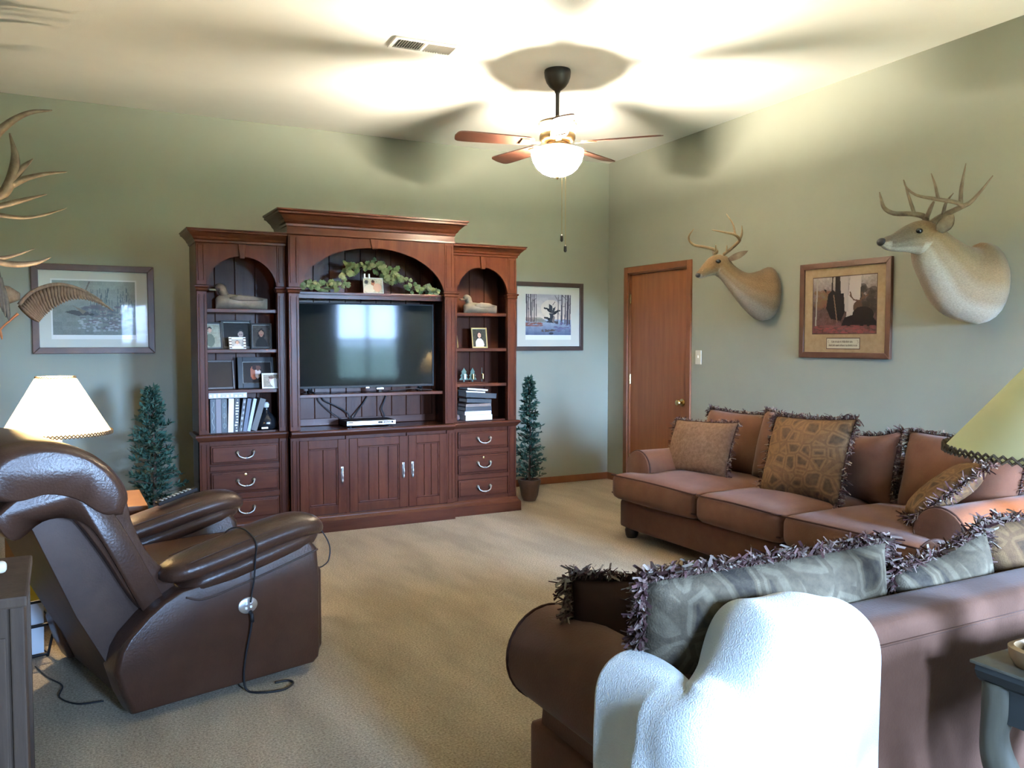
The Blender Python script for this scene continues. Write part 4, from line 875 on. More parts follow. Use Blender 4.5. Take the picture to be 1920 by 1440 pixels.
for sx, x in ((-1, TX0 + .045), (1, TX1 - .045)):
    for sy, y in ((-1, TY0 + .045), (1, TY1 - .045)):
        k = .75
        pts = [(0, .615, .036), (.0, .55, .036), (.012, .50, .030), (.004, .45, .034), (-.02, .40, .038), (-.055, .34, .036), (-.075, .27, .030), (-.075, .20, .025), (-.055, .12, .022), (-.03, .05, .024), (-.045, .012, .034), (-.05, 0, .030)]
        obj('leg', rtube(B(), [(x - sx * a * k * -1, y - sy * a * .25 * -1, z, r) for a, z, r in pts], 10, 5), M['olive'], t, O, smooth=True)
lamp('unlit table lamp with yellow coolie shade on the end table at right', (-2.745, -5.99, TZ), 1.125, .315, .08, .28, M['shade2'], 0, 'rawhide table lamps', 46)
M['wicker'] = mat('honey_wood_tray', (.22, .115, .045), .5, .5, var=(.30, .17, .07), vscale=14); M['bluegl'] = mat('blue_glass', (.10, .26, .38), .12, .6, var=(.45, .60, .68), vscale=40)
M['dkgl'] = mat('dark_glass', (.02, .03, .04), .15, .6)
t = thing('wooden_tray', 'honey coloured oblong wooden tray on the olive end table', 'tray', (-2.925, -6.09, TZ), R(0))
def oval(rx, ry, z, n=40, e=.55): return [(rx * math.copysign(abs(math.cos(2 * math.pi * i / n)) ** e, math.cos(2 * math.pi * i / n)), ry * math.copysign(abs(math.sin(2 * math.pi * i / n)) ** e, math.sin(2 * math.pi * i / n)), z) for i in range(n)]
bm = loft(B(), [oval(.068, .145, .0), oval(.078, .157, .02), oval(.080, .16, .042), oval(.069, .149, .045), oval(.062, .141, .02), oval(.058, .137, .012)]); obj('body', bm, M['wicker'], t, smooth=True, sharp=50)
rr = random.Random(4)
for x, y, r, k, lab in ((.01, .11, .022, 1, 'dark glass ornament at the far end of the wooden tray'), (-.015, .065, .026, 0, 'blue glass ornament nearest the tray corner by the love seat'), (.015, .01, .028, 0, 'largest blue glass ornament in the middle of the tray'), (-.01, -.045, .022, 1, 'dark glass ornament in the near half of the tray'), (.01, -.095, .024, 0, 'blue glass ornament at the near end of the tray')):
    bm = B(); bmesh.ops.create_icosphere(bm, subdivisions=2, radius=r)
    for v in bm.verts: v.co = Vector((v.co.x * rr.uniform(.9, 1.15), v.co.y * 1.15, v.co.z * rr.uniform(.75, 1.0)))
    o = obj('glass_ornament', bm, M['dkgl'] if k else M['bluegl'], smooth=True); o.location = (-2.925 + x, -6.09 + y, TZ + .013 + r * .8)
    tag(o, lab, 'ornament', 'glass ornaments in the tray')
o = obj('floor_cushion', soft(-.26, .26, -.24, .24, 0, .30, .12, 10, crown=(0, 0, .03)), mat('lavender_grey_fabric', (.28, .26, .30), .9, bump=.3, bscale=200), smooth=True); o.location = (-2.72, -6.16, .0)
tag(o, 'lavender grey fabric pouf tucked under the end table', 'pouf')

# ---------------------------------------------------------------- left foreground: chest, figurine, magazine rack
M['oldwood'] = mat('weathered_brown_wood', (.045, .027, .017), .7, .25, var=(.075, .047, .03), vscale=6, stretch=(3, 3, .4), bump=.1, bscale=30)
CY = -4.62; CX1 = -4.945
t = thing('wooden_chest', 'weathered brown wooden chest at the left edge in the foreground', 'chest', (CX1 - .3, CY + .22, 0)); O = t.location
obj('body', bx(CX1 - .58, CX1 - .018, CY, CY + .44, .03, .715), M['oldwood'], t, O); obj('top', bx(CX1 - .60, CX1, CY - .015, CY + .455, .715, .745, bev=.006), M['oldwood'], t, O)
obj('corner_post', bx(CX1 - .04, CX1 - .008, CY - .008, CY + .03, 0, .715, bev=.004), M['oldwood'], t, O); obj('corner_post', bx(CX1 - .59, CX1 - .55, CY - .008, CY + .03, 0, .715, bev=.004), M['oldwood'], t, O)
obj('corner_post', bx(CX1 - .04, CX1 - .008, CY + .41, CY + .448, 0, .715, bev=.004), M['oldwood'], t, O)
obj('front_panel', bx(CX1 - .54, CX1 - .05, CY - .006, CY, .12, .64, bev=.003), M['oldwood'], t, O)
M['cream'] = mat('cream_ceramic', (.55, .47, .36), .5, .4)
t = thing('ceramic_figurine', 'small cream ceramic animal figurine on the wooden chest', 'figurine', (CX1 - .115, CY + .17, .745), R(10)); t.scale = (.75, .75, .75)
obj('body', soft(-.07, .05, -.022, .022, .006, .045, .02, 6), M['cream'], t, smooth=True); obj('head', soft(.035, .085, -.018, .018, .025, .07, .018, 5), M['cream'], t, smooth=True)
for x in (-.05, .03):
    for y in (-.013, .013): obj('leg', lathe(B(), [(.009, 0), (.008, .02)], 8, (x, y, 0)), M['cream'], t)
t = thing('magazine_rack', 'black wire magazine rack on the carpet behind the recliner', 'rack', (-5.09, -2.82, 0), R(15))
bm = B(); w, d = .17, .11
for z, k in ((.012, .8), (.15, 1), (.26, 1.1)): tube(bm, [Vector(q) for q in ((-w * k, -d * k, z), (w * k, -d * k, z), (w * k, d * k, z), (-w * k, d * k, z))], .007, 8, closed=True)
obj('hoops', bm, M['black'], t)
for sx in (-1, -.33, .33, 1):
    for sy in (-1, 1): obj('bar', tube(B(), [(sx * w * .8, sy * d * .8, .0), (sx * w * 1.1, sy * d * 1.1, .26)], .006, 8), M['black'], t)
for i, (c, hh) in enumerate((((.72, .78, .85), .24), ((.62, .50, .05), .34), ((.75, .76, .80), .27), ((.45, .08, .06), .25), ((.70, .76, .82), .23))):
    y = -.07 + i * .033; bm = bx(-.125, .125, -.007, .007, .004, hh); o = obj('magazine', bm, mat('magazine_cover', c, .4), smooth=False); o.matrix_world = Matrix.Translation((-5.09, -2.82, .014)) @ Matrix.Rotation(R(15), 4, 'Z') @ Matrix.Translation((0, y, 0)) @ Matrix.Rotation(R(4 - 2 * i), 4, 'X')
    tag(o, ('pale blue magazine nearest the viewer in the wire rack', 'tall yellow magazine standing in the wire rack', 'white magazine behind the yellow one in the rack', 'dark red magazine near the back of the wire rack', 'rearmost pale magazine in the wire rack')[i], 'magazine', 'magazines in the wire rack')

# ---------------------------------------------------------------- artificial pines
M['pine'] = mat('artificial_pine', (.02, .06, .04), .7, .3, island=[(.012, .040, .030), (.02, .07, .05), (.045, .11, .075), (.03, .06, .04), (.09, .10, .06)])
M['terra'] = mat('brown_pot', (.09, .05, .035), .5, .4, var=(.14, .08, .055), vscale=9); M['bark'] = mat('bark', (.07, .045, .03), .9)
def pine(label, loc, h, r, z0, seed, n=2600):
    t = thing('potted_pine', label, 'tree', loc, group='artificial pines flanking the cabinets'); rr = random.Random(seed)
    obj('pot', lathe(B(), [(.055, 0), (.075, .05), (.088, .13), (.10, .16), (.10, .185), (.085, .185), (.08, .165)], 20), M['terra'], t, smooth=True, sharp=45); obj('soil', lathe(B(), [(.082, .15), (.082, .166), (.0001, .168)], 16), M['bark'], t)
    obj('trunk', tube(B(), [(0, 0, .15), (.01, 0, h * .5), (0, .01, h - .03)], [.014, .010, .004], 8), M['bark'], t)
    bm = B(); nb = 120
    for b in range(nb):
        f = (b + rr.random()) / nb; z = z0 + (h - z0) * f; a = b * 2.39996 + rr.uniform(-.3, .3); rad = r * ((1 - f) ** .75 * .93 + .10) * rr.uniform(.55, 1.12)
        d = Vector((math.cos(a), math.sin(a), rr.uniform(.05, .5))); d.normalize()
        for k in range(int(n / nb)):
            s = rr.uniform(.15, 1); p = Vector((0, 0, z)) + d * rad * s; q = (d + Vector((rr.uniform(-1, 1), rr.uniform(-1, 1), rr.uniform(-.6, 1)))).normalized(); L = rr.uniform(.022, .05)
            sd = q.cross(Vector((rr.uniform(-1, 1), rr.uniform(-1, 1), rr.uniform(-1, 1)))).normalized() * rr.uniform(.005, .009)
            v = [bm.verts.new(c) for c in (p - sd * .4, p + sd * .4, p + q * L * .6 + sd, p + q * L, p + q * L * .6 - sd)]; bm.faces.new(v)
    obj('foliage', bm, M['pine'], t, kind='stuff')
    bm = B()
    for b in range(0, nb, 3):
        f = b / nb; z = z0 + (h - z0) * f; a = b * 2.39996; rad = r * ((1 - f) ** .75 * .8 + .06); tube(bm, [(0, 0, z - .02), (rad * math.cos(a), rad * math.sin(a), z + .02)], .003, 4)
    obj('branches', bm, M['bark'], t)
    return t
pine('slim artificial pine in a brown pot right of the cabinets', (-1.27, -.66, 0), 1.06, .155, .19, 1)
pine('artificial pine beside the left cabinet, behind the recliner', (-4.30, -.72, 0), 1.06, .235, .17, 2, 3800)
# ---------------------------------------------------------------- mounted deer heads
M['hide'] = None
def hide(name, top, belly):
    m = mat(name, top, .9, .15, bump=.5, bscale=140, sheen=.2); n = m.node_tree.nodes; l = m.node_tree.links; b = n['Principled BSDF']
    a = n.new('ShaderNodeVertexColor'); a.layer_name = 'Col'; no = n.new('ShaderNodeTexNoise'); no.inputs['Scale'].default_value = 90; tc = n.new('ShaderNodeTexCoord'); mp = n.new('ShaderNodeMapping'); mp.inputs['Scale'].default_value = (1, 1, 2.5); l.new(tc.outputs['Object'], mp.inputs[0]); l.new(mp.outputs[0], no.inputs['Vector'])
    mx = n.new('ShaderNodeMixRGB'); mx.blend_type = 'MULTIPLY'; mx.inputs[0].default_value = .55; l.new(a.outputs[0], mx.inputs[1]); l.new(no.outputs['Fac'], mx.inputs[2])
    hs = n.new('ShaderNodeHueSaturation'); hs.inputs['Saturation'].default_value = 1.05; hs.inputs['Value'].default_value = 1.0; l.new(mx.outputs[0], hs.inputs['Color']); l.new(hs.outputs[0], b.inputs['Base Color']); return m
M['hide'] = hide('deer_hide', (.2, .14, .09), (.5, .45, .38)); M['horn'] = mat('antler', (.20, .13, .065), .5, .4, var=(.33, .24, .14), vscale=20, bump=.3, bscale=50); M['horn_d'] = mat('dark_antler', (.085, .06, .04), .5, .4, var=(.20, .15, .10), vscale=16, bump=.3, bscale=50)
M['eye'] = mat('glass_eye', (.008, .006, .005), .08, .7); M['nose'] = mat('black_nose', (.012, .011, .011), .4, .4)
def ring(c, fwd, up, ru, rs, n=24, flat=0):
    f = Vector(fwd).normalized(); s = f.cross(Vector(up)).normalized(); u = s.cross(f)
    return [Vector(c) + s * rs * math.cos(2 * math.pi * i / n) + u * ru * math.sin(2 * math.pi * i / n) for i in range(n)]
def mount(name, label, rings, colfn, antlers, horn, eye, ears, nose, group, origin):
    """rings: (centre, half height, half width, direction); splined into one body"""
    t = thing(name, label, 'deer mount', origin, group=group); O = Vector(origin)
    data = spline([(*c, a, b_, *d) for c, a, b_, d in rings], 5)
    R_ = [[p - O for p in ring(q[:3], q[5:8], (0, 0, 1), q[3], q[4])] for q in data]
    o = obj('body', loft(B(), R_), M['hide'], t, smooth=True)
    me = o.data; ca = me.color_attributes.new('Col', 'FLOAT_COLOR', 'POINT'); n = 24; col = []
    for i in range(len(R_)):
        for j in range(n): col.append((*colfn(i / (len(R_) - 1), math.sin(2 * math.pi * j / n), j), 1))
    ca.data.foreach_set('color', np.array(col, np.float32).ravel())
    for beam in antlers:
        a = obj('antler', rtube(B(), [(*(Vector(p) - O), r) for p, r in beam[0]], 9, 6), horn, t, smooth=True)
        for tine in beam[1:]: obj('tine', rtube(B(), [(*(Vector(p) - O), r) for p, r in tine], 8, 5), horn, a, smooth=True)
    for c, d in eye:
        bm = B(); bmesh.ops.create_uvsphere(bm, u_segments=14, v_segments=10, radius=.018); xf(bm, Matrix.Translation(Vector(c) - O) @ Matrix.Diagonal((1.2, 1.0, .85, 1))); obj('eye', bm, M['eye'], t, smooth=True)
    for base_, tip, wv, nm in ears:
        b_ = Vector(base_) - O; tp = Vector(tip) - O; ax = tp - b_; L = ax.length; nv = Vector(nm).normalized(); sd = ax.normalized().cross(nv).normalized(); bm = B(); rg = []
        for k in range(9):
            f = k / 8; w = wv * (math.sin(math.pi * min(1, f * .9 + .12)) ** .7) * (1 if f < .98 else .1); c = b_ + ax * f
            rg.append([c + sd * w * math.cos(a) + nv * (w * .35 * math.sin(a) - (.35 * w if math.sin(a) > 0 else 0)) for a in [2 * math.pi * i / 12 for i in range(12)]])
        e = obj('ear', loft(bm, rg), M['earm'], t, smooth=True)
    for c, s in nose:
        bm = B(); bmesh.ops.create_uvsphere(bm, u_segments=14, v_segments=10, radius=1); xf(bm, Matrix.Translation(Vector(c) - O) @ Matrix.Diagonal((*s, 1))); obj('nose', bm, M['nose'], t, smooth=True)
    return t
M['earm'] = mat('ear_fur', (.09, .06, .04), .9, var=(.24, .19, .14), vscale=14)
def U(px, py, x): return tuple(at(px, py, 0, x))
def deercol(top, side, throat, face):
    def f(s, v, j):
        top_, side_, thr, fc = (np.array(c) for c in (top, side, throat, face))
        k = min(1, max(0, (s - .55) / .15)); c = side_ * (1 - k) + fc * k
        if v > .45: c = c * .75 + top_ * .25
        if v < -.55: c = c * (.35) + thr * .65
        elif v < -.2: c = c * .8 + thr * .2
        if s > .86 and v < .1: c = c * .4 + thr * .6
        if .52 < s < .62 and v < -.3: c = thr
        return tuple(c)
    return f
# small young buck right of the door
def rings_px(L):
    """(px, py, x, half height, half width) along the animal; directions follow the spine"""
    c = [Vector(U(*q[:3])) for q in L]; out = []
    for k, q in enumerate(L):
        d = (c[min(k + 1, len(c) - 1)] - c[max(k - 1, 0)]); d = Vector((-1, .1, 0)) if k == 0 else d.normalized()
        out.append((tuple(c[k]), q[3], q[4], tuple(d)))
    return out
def eye_at(px, py, x, k):
    c = Vector(U(px, py, x)); return tuple(c + (Vector(CAMP) - c).normalized() * k)
DR = rings_px([(1441, 550, .012, .205, .15), (1430, 551, -.06, .205, .16), (1409, 543, -.15, .155, .125), (1386, 531, -.25, .098, .085), (1364, 511, -.33, .074, .066), (1352, 499, -.375, .086, .068), (1340, 498, -.42, .078, .060), (1328, 504, -.48, .058, .046), (1317, 512, -.54, .038, .034), (1310, 516, -.575, .027, .027), (1307, 517, -.59, .010, .012)])
x0_ = -.40
mount('deer_mount', 'small tan deer head mount with thin antlers on the wall right of the door', DR, deercol((.10, .065, .038), (.30, .195, .11), (.50, .44, .36), (.30, .185, .10)),
      [[[(U(1340, 477, -.40), .013), (U(1343, 470, -.40), .014), (U(1325, 464, -.45), .011), (U(1303, 460, -.51), .010), (U(1293, 452, -.55), .009), (U(1292, 442, -.57), .007), (U(1301, 429, -.57), .003)], [(U(1342, 470, -.41), .009), (U(1342, 459, -.43), .003)]],
       [[(U(1357, 477, -.39), .013), (U(1370, 467, -.38), .012), (U(1384, 454, -.37), .012), (U(1386, 448, -.38), .012), (U(1377, 440, -.43), .010), (U(1360, 436, -.49), .008), (U(1335, 431, -.56), .003)], [(U(1379, 441, -.42), .009), (U(1374, 420, -.42), .006), (U(1362, 401, -.42), .003)], [(U(1386, 452, -.37), .010), (U(1391, 438, -.35), .008), (U(1391, 423, -.35), .003)], [(U(1362, 474, -.39), .008), (U(1363, 460, -.41), .003)]]],
      M['horn'], [(eye_at(1347, 490, -.40, .052), 0)], [(U(1366, 487, -.37), U(1403, 470, -.26), .028, (-.6, -.6, .2)), (U(1340, 484, -.37), U(1335, 470, -.26), .028, (-.8, .3, .1))], [(U(1309, 516, -.582), (.020, .024, .019))], 'deer heads on the right wall', (0, -2.125, 1.55))
# large thick-necked buck at right
D2 = rings_px([(1846, 530, .012, .235, .17), (1832, 531, -.06, .24, .19), (1796, 525, -.16, .212, .175), (1769, 497, -.27, .172, .14), (1746, 467, -.37, .138, .11), (1735, 448, -.43, .108, .085), (1721, 446, -.48, .098, .074), (1698, 449, -.55, .074, .055), (1677, 455, -.62, .052, .044), (1661, 456, -.67, .037, .037), (1651, 456, -.70, .014, .016)])
mount('deer_mount', 'large thick necked buck head mount with wide antlers near the lamp', D2, deercol((.11, .075, .045), (.34, .225, .125), (.62, .55, .45), (.20, .155, .11)),
      [[[(U(1737, 414, -.44), .018), (U(1730, 405, -.45), .017), (U(1708, 401, -.50), .015), (U(1676, 400, -.56), .014), (U(1658, 390, -.60), .012), (U(1652, 373, -.62), .008), (U(1649, 360, -.63), .003)], [(U(1714, 400, -.49), .011), (U(1703, 366, -.50), .008), (U(1695, 338, -.50), .003)], [(U(1738, 407, -.45), .014), (U(1745, 390, -.47), .012), (U(1751, 378, -.48), .006)]],
       [[(U(1746, 418, -.42), .018), (U(1763, 407, -.40), .017), (U(1786, 396, -.38), .016), (U(1805, 387, -.37), .015), (U(1820, 379, -.35), .012), (U(1841, 356, -.33), .008), (U(1862, 329, -.31), .003)], [(U(1801, 386, -.38), .012), (U(1803, 350, -.38), .010), (U(1811, 306, -.38), .003)], [(U(1806, 386, -.38), .013), (U(1790, 379, -.42), .012), (U(1754, 373, -.50), .011), (U(1719, 366, -.57), .008), (U(1700, 352, -.61), .006), (U(1694, 337, -.62), .003)], [(U(1759, 373, -.49), .010), (U(1753, 346, -.50), .007), (U(1746, 325, -.50), .003)], [(U(1768, 402, -.40), .011), (U(1774, 380, -.41), .008), (U(1788, 362, -.40), .003)]]],
      M['horn_d'], [(eye_at(1724, 433, -.47, .074), 0)], [(U(1762, 434, -.47), U(1788, 401, -.46), .040, (-.5, -.8, .1)), (U(1738, 424, -.40), U(1735, 408, -.28), .034, (-.8, .3, .1))], [(U(1653, 454, -.692), (.024, .030, .024))], 'deer heads on the right wall', (0, -3.86, 1.51))

# ---------------------------------------------------------------- elk head on the left wall (antlers reach into the picture)
def V_(px, py, y): return tuple(at(px, py, 1, y))
EY = -2.05
EL = [((XL - .0, EY - .02, 1.60), .30, .22, (1, 0, .05)), ((XL + .10, EY - .02, 1.60), .30, .23, (1, 0, .05)), ((XL + .25, EY - .02, 1.63), .24, .18, (1, 0, .3)), ((XL + .38, EY - .02, 1.71), .17, .13, (1, 0, .5)), ((XL + .47, EY - .02, 1.78), .125, .10, (1, 0, .3)), ((XL + .55, EY - .02, 1.79), .11, .09, (1, 0, -.15)), ((XL + .65, EY - .02, 1.765), .08, .065, (1, 0, -.3)), ((XL + .76, EY - .02, 1.73), .055, .052, (1, 0, -.3)), ((XL + .80, EY - .02, 1.72), .02, .02, (1, 0, -.2))]
mount('elk_mount', 'elk head mount with long branching antlers reaching in at the left edge', EL, deercol((.06, .04, .03), (.13, .09, .06), (.05, .035, .025), (.10, .07, .045)),
      [[[((XL + .50, EY - .08, 1.88), .026), ((-5.40, EY - .05, 1.95), .026), ((-5.30, EY, 2.05), .026), (V_(-45, 375, EY), .028), (V_(0, 366, EY), .026), (V_(17, 345, EY), .027), (V_(27, 315, EY), .026), (V_(27, 285, EY), .016), (V_(18, 250, EY), .004)], [(V_(24, 335, EY), .022), (V_(45, 312, EY), .014), (V_(62, 298, EY), .003)], [(V_(22, 345, EY), .022), (V_(50, 334, EY), .015), (V_(85, 326, EY), .010), (V_(126, 322, EY), .003)], [(V_(-40, 392, EY), .018), (V_(0, 386, EY), .015), (V_(40, 376, EY), .013), (V_(88, 364, EY), .003)], [(V_(-30, 395, EY), .016), (V_(0, 403, EY), .012), (V_(45, 408, EY), .009), (V_(85, 402, EY), .007), (V_(125, 390, EY), .002)]],
       [[((XL + .48, EY + .06, 1.90), .026), ((-5.42, EY + .2, 2.05), .026), ((-5.30, EY + .28, 2.25), .026), (V_(-20, 265, EY + .3), .026), (V_(5, 240, EY + .3), .022), (V_(30, 222, EY + .3), .017), (V_(60, 210, EY + .3), .012), (V_(98, 207, EY + .3), .004)], [(V_(-30, 480, EY + .2), .018), (V_(0, 484, EY + .2), .012), (V_(30, 478, EY + .2), .008), (V_(65, 466, EY + .2), .003)], [(V_(-30, 485, EY + .1), .020), (V_(0, 492, EY + .1), .017), (V_(35, 496, EY + .1), .016), (V_(70, 492, EY + .1), .011), (V_(96, 482, EY + .1), .003)]]],
      M['horn_d'], [((XL + .55, EY - .10, 1.83), 0)], [((XL + .44, EY - .1, 1.88), (XL + .46, EY - .26, 1.98), .045, (.9, -.2, .1))], [((XL + .79, EY - .02, 1.725), (.025, .035, .025))], None, (XL, EY, 1.33))
bpy.data.objects['elk_mount']['category'] = 'elk mount'

# ---------------------------------------------------------------- flying game bird mount, one wing spread over the left print
M['feather'] = mat('brown_barred_feather', (.13, .09, .06), .8, .2, var=(.22, .16, .11), vscale=30, stretch=(4, 1, 1)); M['feather_g'] = mat('grey_feather', (.09, .085, .075), .8, .2, var=(.14, .13, .11), vscale=30); M['birdleg'] = mat('orange_bird_leg', (.45, .16, .05), .5)
BY = -1.35
t = thing('bird_mount', 'mounted flying game bird with ribbed brown wing over the left print', 'bird mount', V_(-60, 620, BY)); O = Vector(t.location)
def bird_ring(px, py, r1, r2, y=BY): return [Vector(V_(px, py, y)) - O + Vector((0, r2 * math.cos(a), r1 * math.sin(a))) for a in [2 * math.pi * i / 16 for i in range(16)]]
obj('body', loft(B(), [bird_ring(-125, 560, .01, .01), bird_ring(-105, 560, .06, .05), bird_ring(-60, 560, .095, .08), bird_ring(-15, 556, .075, .065), bird_ring(18, 553, .05, .04), bird_ring(38, 556, .02, .02)]), M['feather'], t, smooth=True)
obj('hanger', tube(B(), [(0, 0, .1), (Vector((XL + .02, BY, 1.62)) - O)], .006, 6), M['iron'], t)
# leading edge of the wing and its trailing feathers
lead = spline([(*V_(36, 572, BY), 0), (*V_(60, 548, BY), 0), (*V_(100, 534, BY), 0), (*V_(135, 538, BY), 0), (*V_(165, 550, BY), 0), (*V_(190, 566, BY), 0)], 6)
trail = spline([(*V_(74, 604, BY - .05), 0), (*V_(85, 592, BY - .06), 0), (*V_(108, 574, BY - .07), 0), (*V_(140, 562, BY - .07), 0), (*V_(175, 566, BY - .06), 0), (*V_(212, 583, BY - .05), 0)], 6)
nf = 30
for i in range(nf):
    f = i / (nf - 1) * (len(lead) - 1); j = min(int(f), len(lead) - 2); k = f - j
    a = Vector(lead[j][:3]).lerp(Vector(lead[j + 1][:3]), k) - O; b_ = Vector(trail[j][:3]).lerp(Vector(trail[j + 1][:3]), k) - O
    ax = b_ - a; sd = (Vector(lead[min(j + 1, len(lead) - 1)][:3]) - Vector(lead[max(j - 1, 0)][:3])).normalized(); sd = (sd - ax.normalized() * sd.dot(ax.normalized())).normalized(); rg = []
    for q, w in ((0, .010), (.25, .018), (.6, .019), (.85, .013), (1, .002)):
        c = a + ax * q + Vector((0, -.012 * math.sin(math.pi * q), 0)); nv = ax.normalized().cross(sd)
        rg.append([c + sd * w, c + nv * .004, c - sd * w, c - nv * .002])
    obj('wing_feather', loft(B(), rg), M['feather'], t, smooth=True)
obj('wing_arm', rtube(B(), [(*(Vector(q[:3]) - O), .014 - .010 * i / len(lead)) for i, q in enumerate(lead[::3])], 10, 3), M['feather'], t, smooth=True)
for i, (px, py, l_) in enumerate(((4, 500, 85), (10, 520, 75), (16, 540, 62))):
    p0 = Vector(V_(px - 10, py, BY - .06)) - O; p1 = Vector(V_(px + 1, py + l_, BY - .06)) - O
    obj('tail_feather', loft(B(), [[p0.lerp(p1, q) + Vector((w, 0, 0)), p0.lerp(p1, q) + Vector((0, .004, 0)), p0.lerp(p1, q) - Vector((w, 0, 0)), p0.lerp(p1, q) - Vector((0, .004, 0))] for q, w in ((0, .012), (.4, .018), (.8, .014), (1, .002))]), M['feather_g'], t, smooth=True)
lg = obj('leg', rtube(B(), [(*(Vector(V_(34, 588, BY - .05)) - O), .008), (*(Vector(V_(14, 605, BY - .05)) - O), .006), (*(Vector(V_(0, 618, BY - .05)) - O), .006)], 8), M['birdleg'], t, smooth=True)
for dx, dy in ((4, 18), (-6, 14), (-10, 4)): obj('toe', rtube(B(), [(*(Vector(V_(0, 618, BY - .05)) - O), .006), (*(Vector(V_(dx * .6, 618 + dy * .6, BY - .06)) - O), .007), (*(Vector(V_(dx, 618 + dy, BY - .05)) - O), .003)], 7), M['birdleg'], lg, smooth=True)

# ---------------------------------------------------------------- shelf things
YS = -.84
def person_img(w, h, bg, cloth, hair, skin=(.80, .62, .52), long=True, cx=.5, cy=.36, s=1.0, seed=0):
    a = canvas(w, h, bg); p_noise(a, .12, seed, 3); k = w / h
    if long: p_ell(a, cx, cy + .06 * s, .20 * s, .24 * s * k * 1.2, hair)
    p_ell(a, cx, cy + .55 * s, .34 * s, .36 * s, cloth); p_ell(a, cx, cy - .03 * s, .17 * s, .19 * s * k * 1.15, hair); p_ell(a, cx, cy + .02 * s, .135 * s, .17 * s * k * 1.1, skin)
    p_line(a, cx - .05 * s, cy, cx - .04 * s, cy, .015 * s, (.2, .14, .12)); p_line(a, cx + .04 * s, cy, cx + .05 * s, cy, .015 * s, (.2, .14, .12)); p_line(a, cx - .04 * s, cy + .08 * s, cx + .04 * s, cy + .08 * s, .012 * s, (.62, .30, .28)); return a
def photo(label, w, h, fw, x, z, y, img, fm, rotz=0, lean=-10, group='framed photographs on the shelves', mt=None):
    t = thing('photo_frame', label, 'photo frame', (x, y, z), group=group, rot=(R(lean), 0, R(rotz)))
    for s in (-1, 1):
        obj('frame_rail', bx(s * w / 2 - (fw if s > 0 else 0), s * w / 2 + (fw if s < 0 else 0), -.012, 0, .0, h, bev=.002), fm, t); obj('frame_rail', bx(-w / 2 + fw, w / 2 - fw, -.012, 0, (h - fw if s > 0 else 0), (h if s > 0 else fw), bev=.002), fm, t)
    obj('backing', bx(-w / 2 + fw * .5, w / 2 - fw * .5, -.004, -.001, fw * .5, h - fw * .5), mt or M['paper'], t)
    if img is not None: print_mesh('photograph', img, (w - 2 * fw) * (.98 if mt is None else .72), (h - 2 * fw) * (.98 if mt is None else .72), t, -.0045, 0, h / 2)
    obj('glazing', bx(-w / 2 + fw, w / 2 - fw, -.0065, -.0055, fw, h - fw), M['pglass'], t)
    obj('easel', prism([(0, h * .7), (.0, h * .62), (h * .22, .03), (h * .25, .03)], -.02, .02, lambda a, b_, q: (q, a, b_ + .0)), M['black'], t)
    return t
M['gold'] = mat('gold_frame', (.55, .38, .15), .35, metal=.8); M['blackframe'] = mat('black_frame', (.015, .014, .014), .35)
M['plate'] = mat('dark_leather_mat', (.03, .024, .02), .5)
# left unit, second shelf
photo('dark framed snapshot of a seated person, leftmost on the second shelf', .14, .19, .012, -3.91, 1.33, YS, person_img(20, 28, (.62, .60, .52), (.40, .42, .36), (.22, .17, .13), long=False, cx=.38, cy=.26, s=.8, seed=1), M['blackframe'], 8)
photo('black double frame with a portrait of a man in a cap', .215, .205, .014, -3.735, 1.33, YS + .035, person_img(30, 28, (.07, .07, .07), (.08, .10, .10), (.16, .20, .20), (.66, .56, .52), long=False, cx=.64, cy=.48, s=.72, seed=2), M['blackframe'], 4)
photo('small striped white frame standing before the double frame', .115, .085, .018, -3.755, 1.33, YS - .075, person_img(16, 12, (.70, .66, .62), (.86, .80, .78), (.45, .36, .32), long=False, cy=.4, seed=3), M['paper'], 3, lean=-14)
for i in range(4):
    for s in (-1, 1): obj('stripe', bx(s * .0485 - .009, s * .0485 + .009, -.0135, -.012, .006 + i * .021, .014 + i * .021), mat('dark_stripe', (.12, .05, .035), .5), bpy.data.objects['photo_frame.002'])
photo('dark framed portrait of a long haired person, rightmost on the second shelf', .145, .185, .012, -3.575, 1.33, YS, person_img(20, 26, (.26, .23, .21), (.10, .09, .09), (.12, .08, .07), (.62, .46, .38), cx=.5, seed=4), M['blackframe'], -8)
# third shelf
t = photo('plain brown leather plaque standing at the left of the third shelf', .205, .205, .014, -3.865, 1.048, YS, None, M['darkframe'], 4, mt=mat('brown_leather_plaque', (.035, .018, .010), .6, .2, var=(.05, .028, .016), vscale=20))
photo('wide black frame with a photograph of an embracing couple', .27, .225, .035, -3.60, 1.048, YS + .035, (lambda a: (p_ell(a, .38, .50, .13, .34, (.66, .38, .28)), p_ell(a, .52, .48, .10, .30, (.80, .72, .68)), p_ell(a, .42, .26, .10, .13, (.24, .14, .11)), p_ell(a, .54, .28, .09, .12, (.42, .26, .20)), a)[-1])(canvas(30, 24, (.17, .12, .09))), M['blackframe'], -4)
photo('small pale frame with a faded portrait in front of the wide black frame', .155, .110, .010, -3.515, 1.048, YS - .085, (lambda a: (p_noise(a, .15, 8, 3), p_ell(a, .45, .45, .13, .30, (.86, .66, .60)), p_ell(a, .62, .65, .26, .35, (.88, .84, .80)), p_ell(a, .40, .22, .14, .14, (.45, .34, .28)), a)[-1])(canvas(26, 18, (.60, .54, .47))), M['paper'], -5)
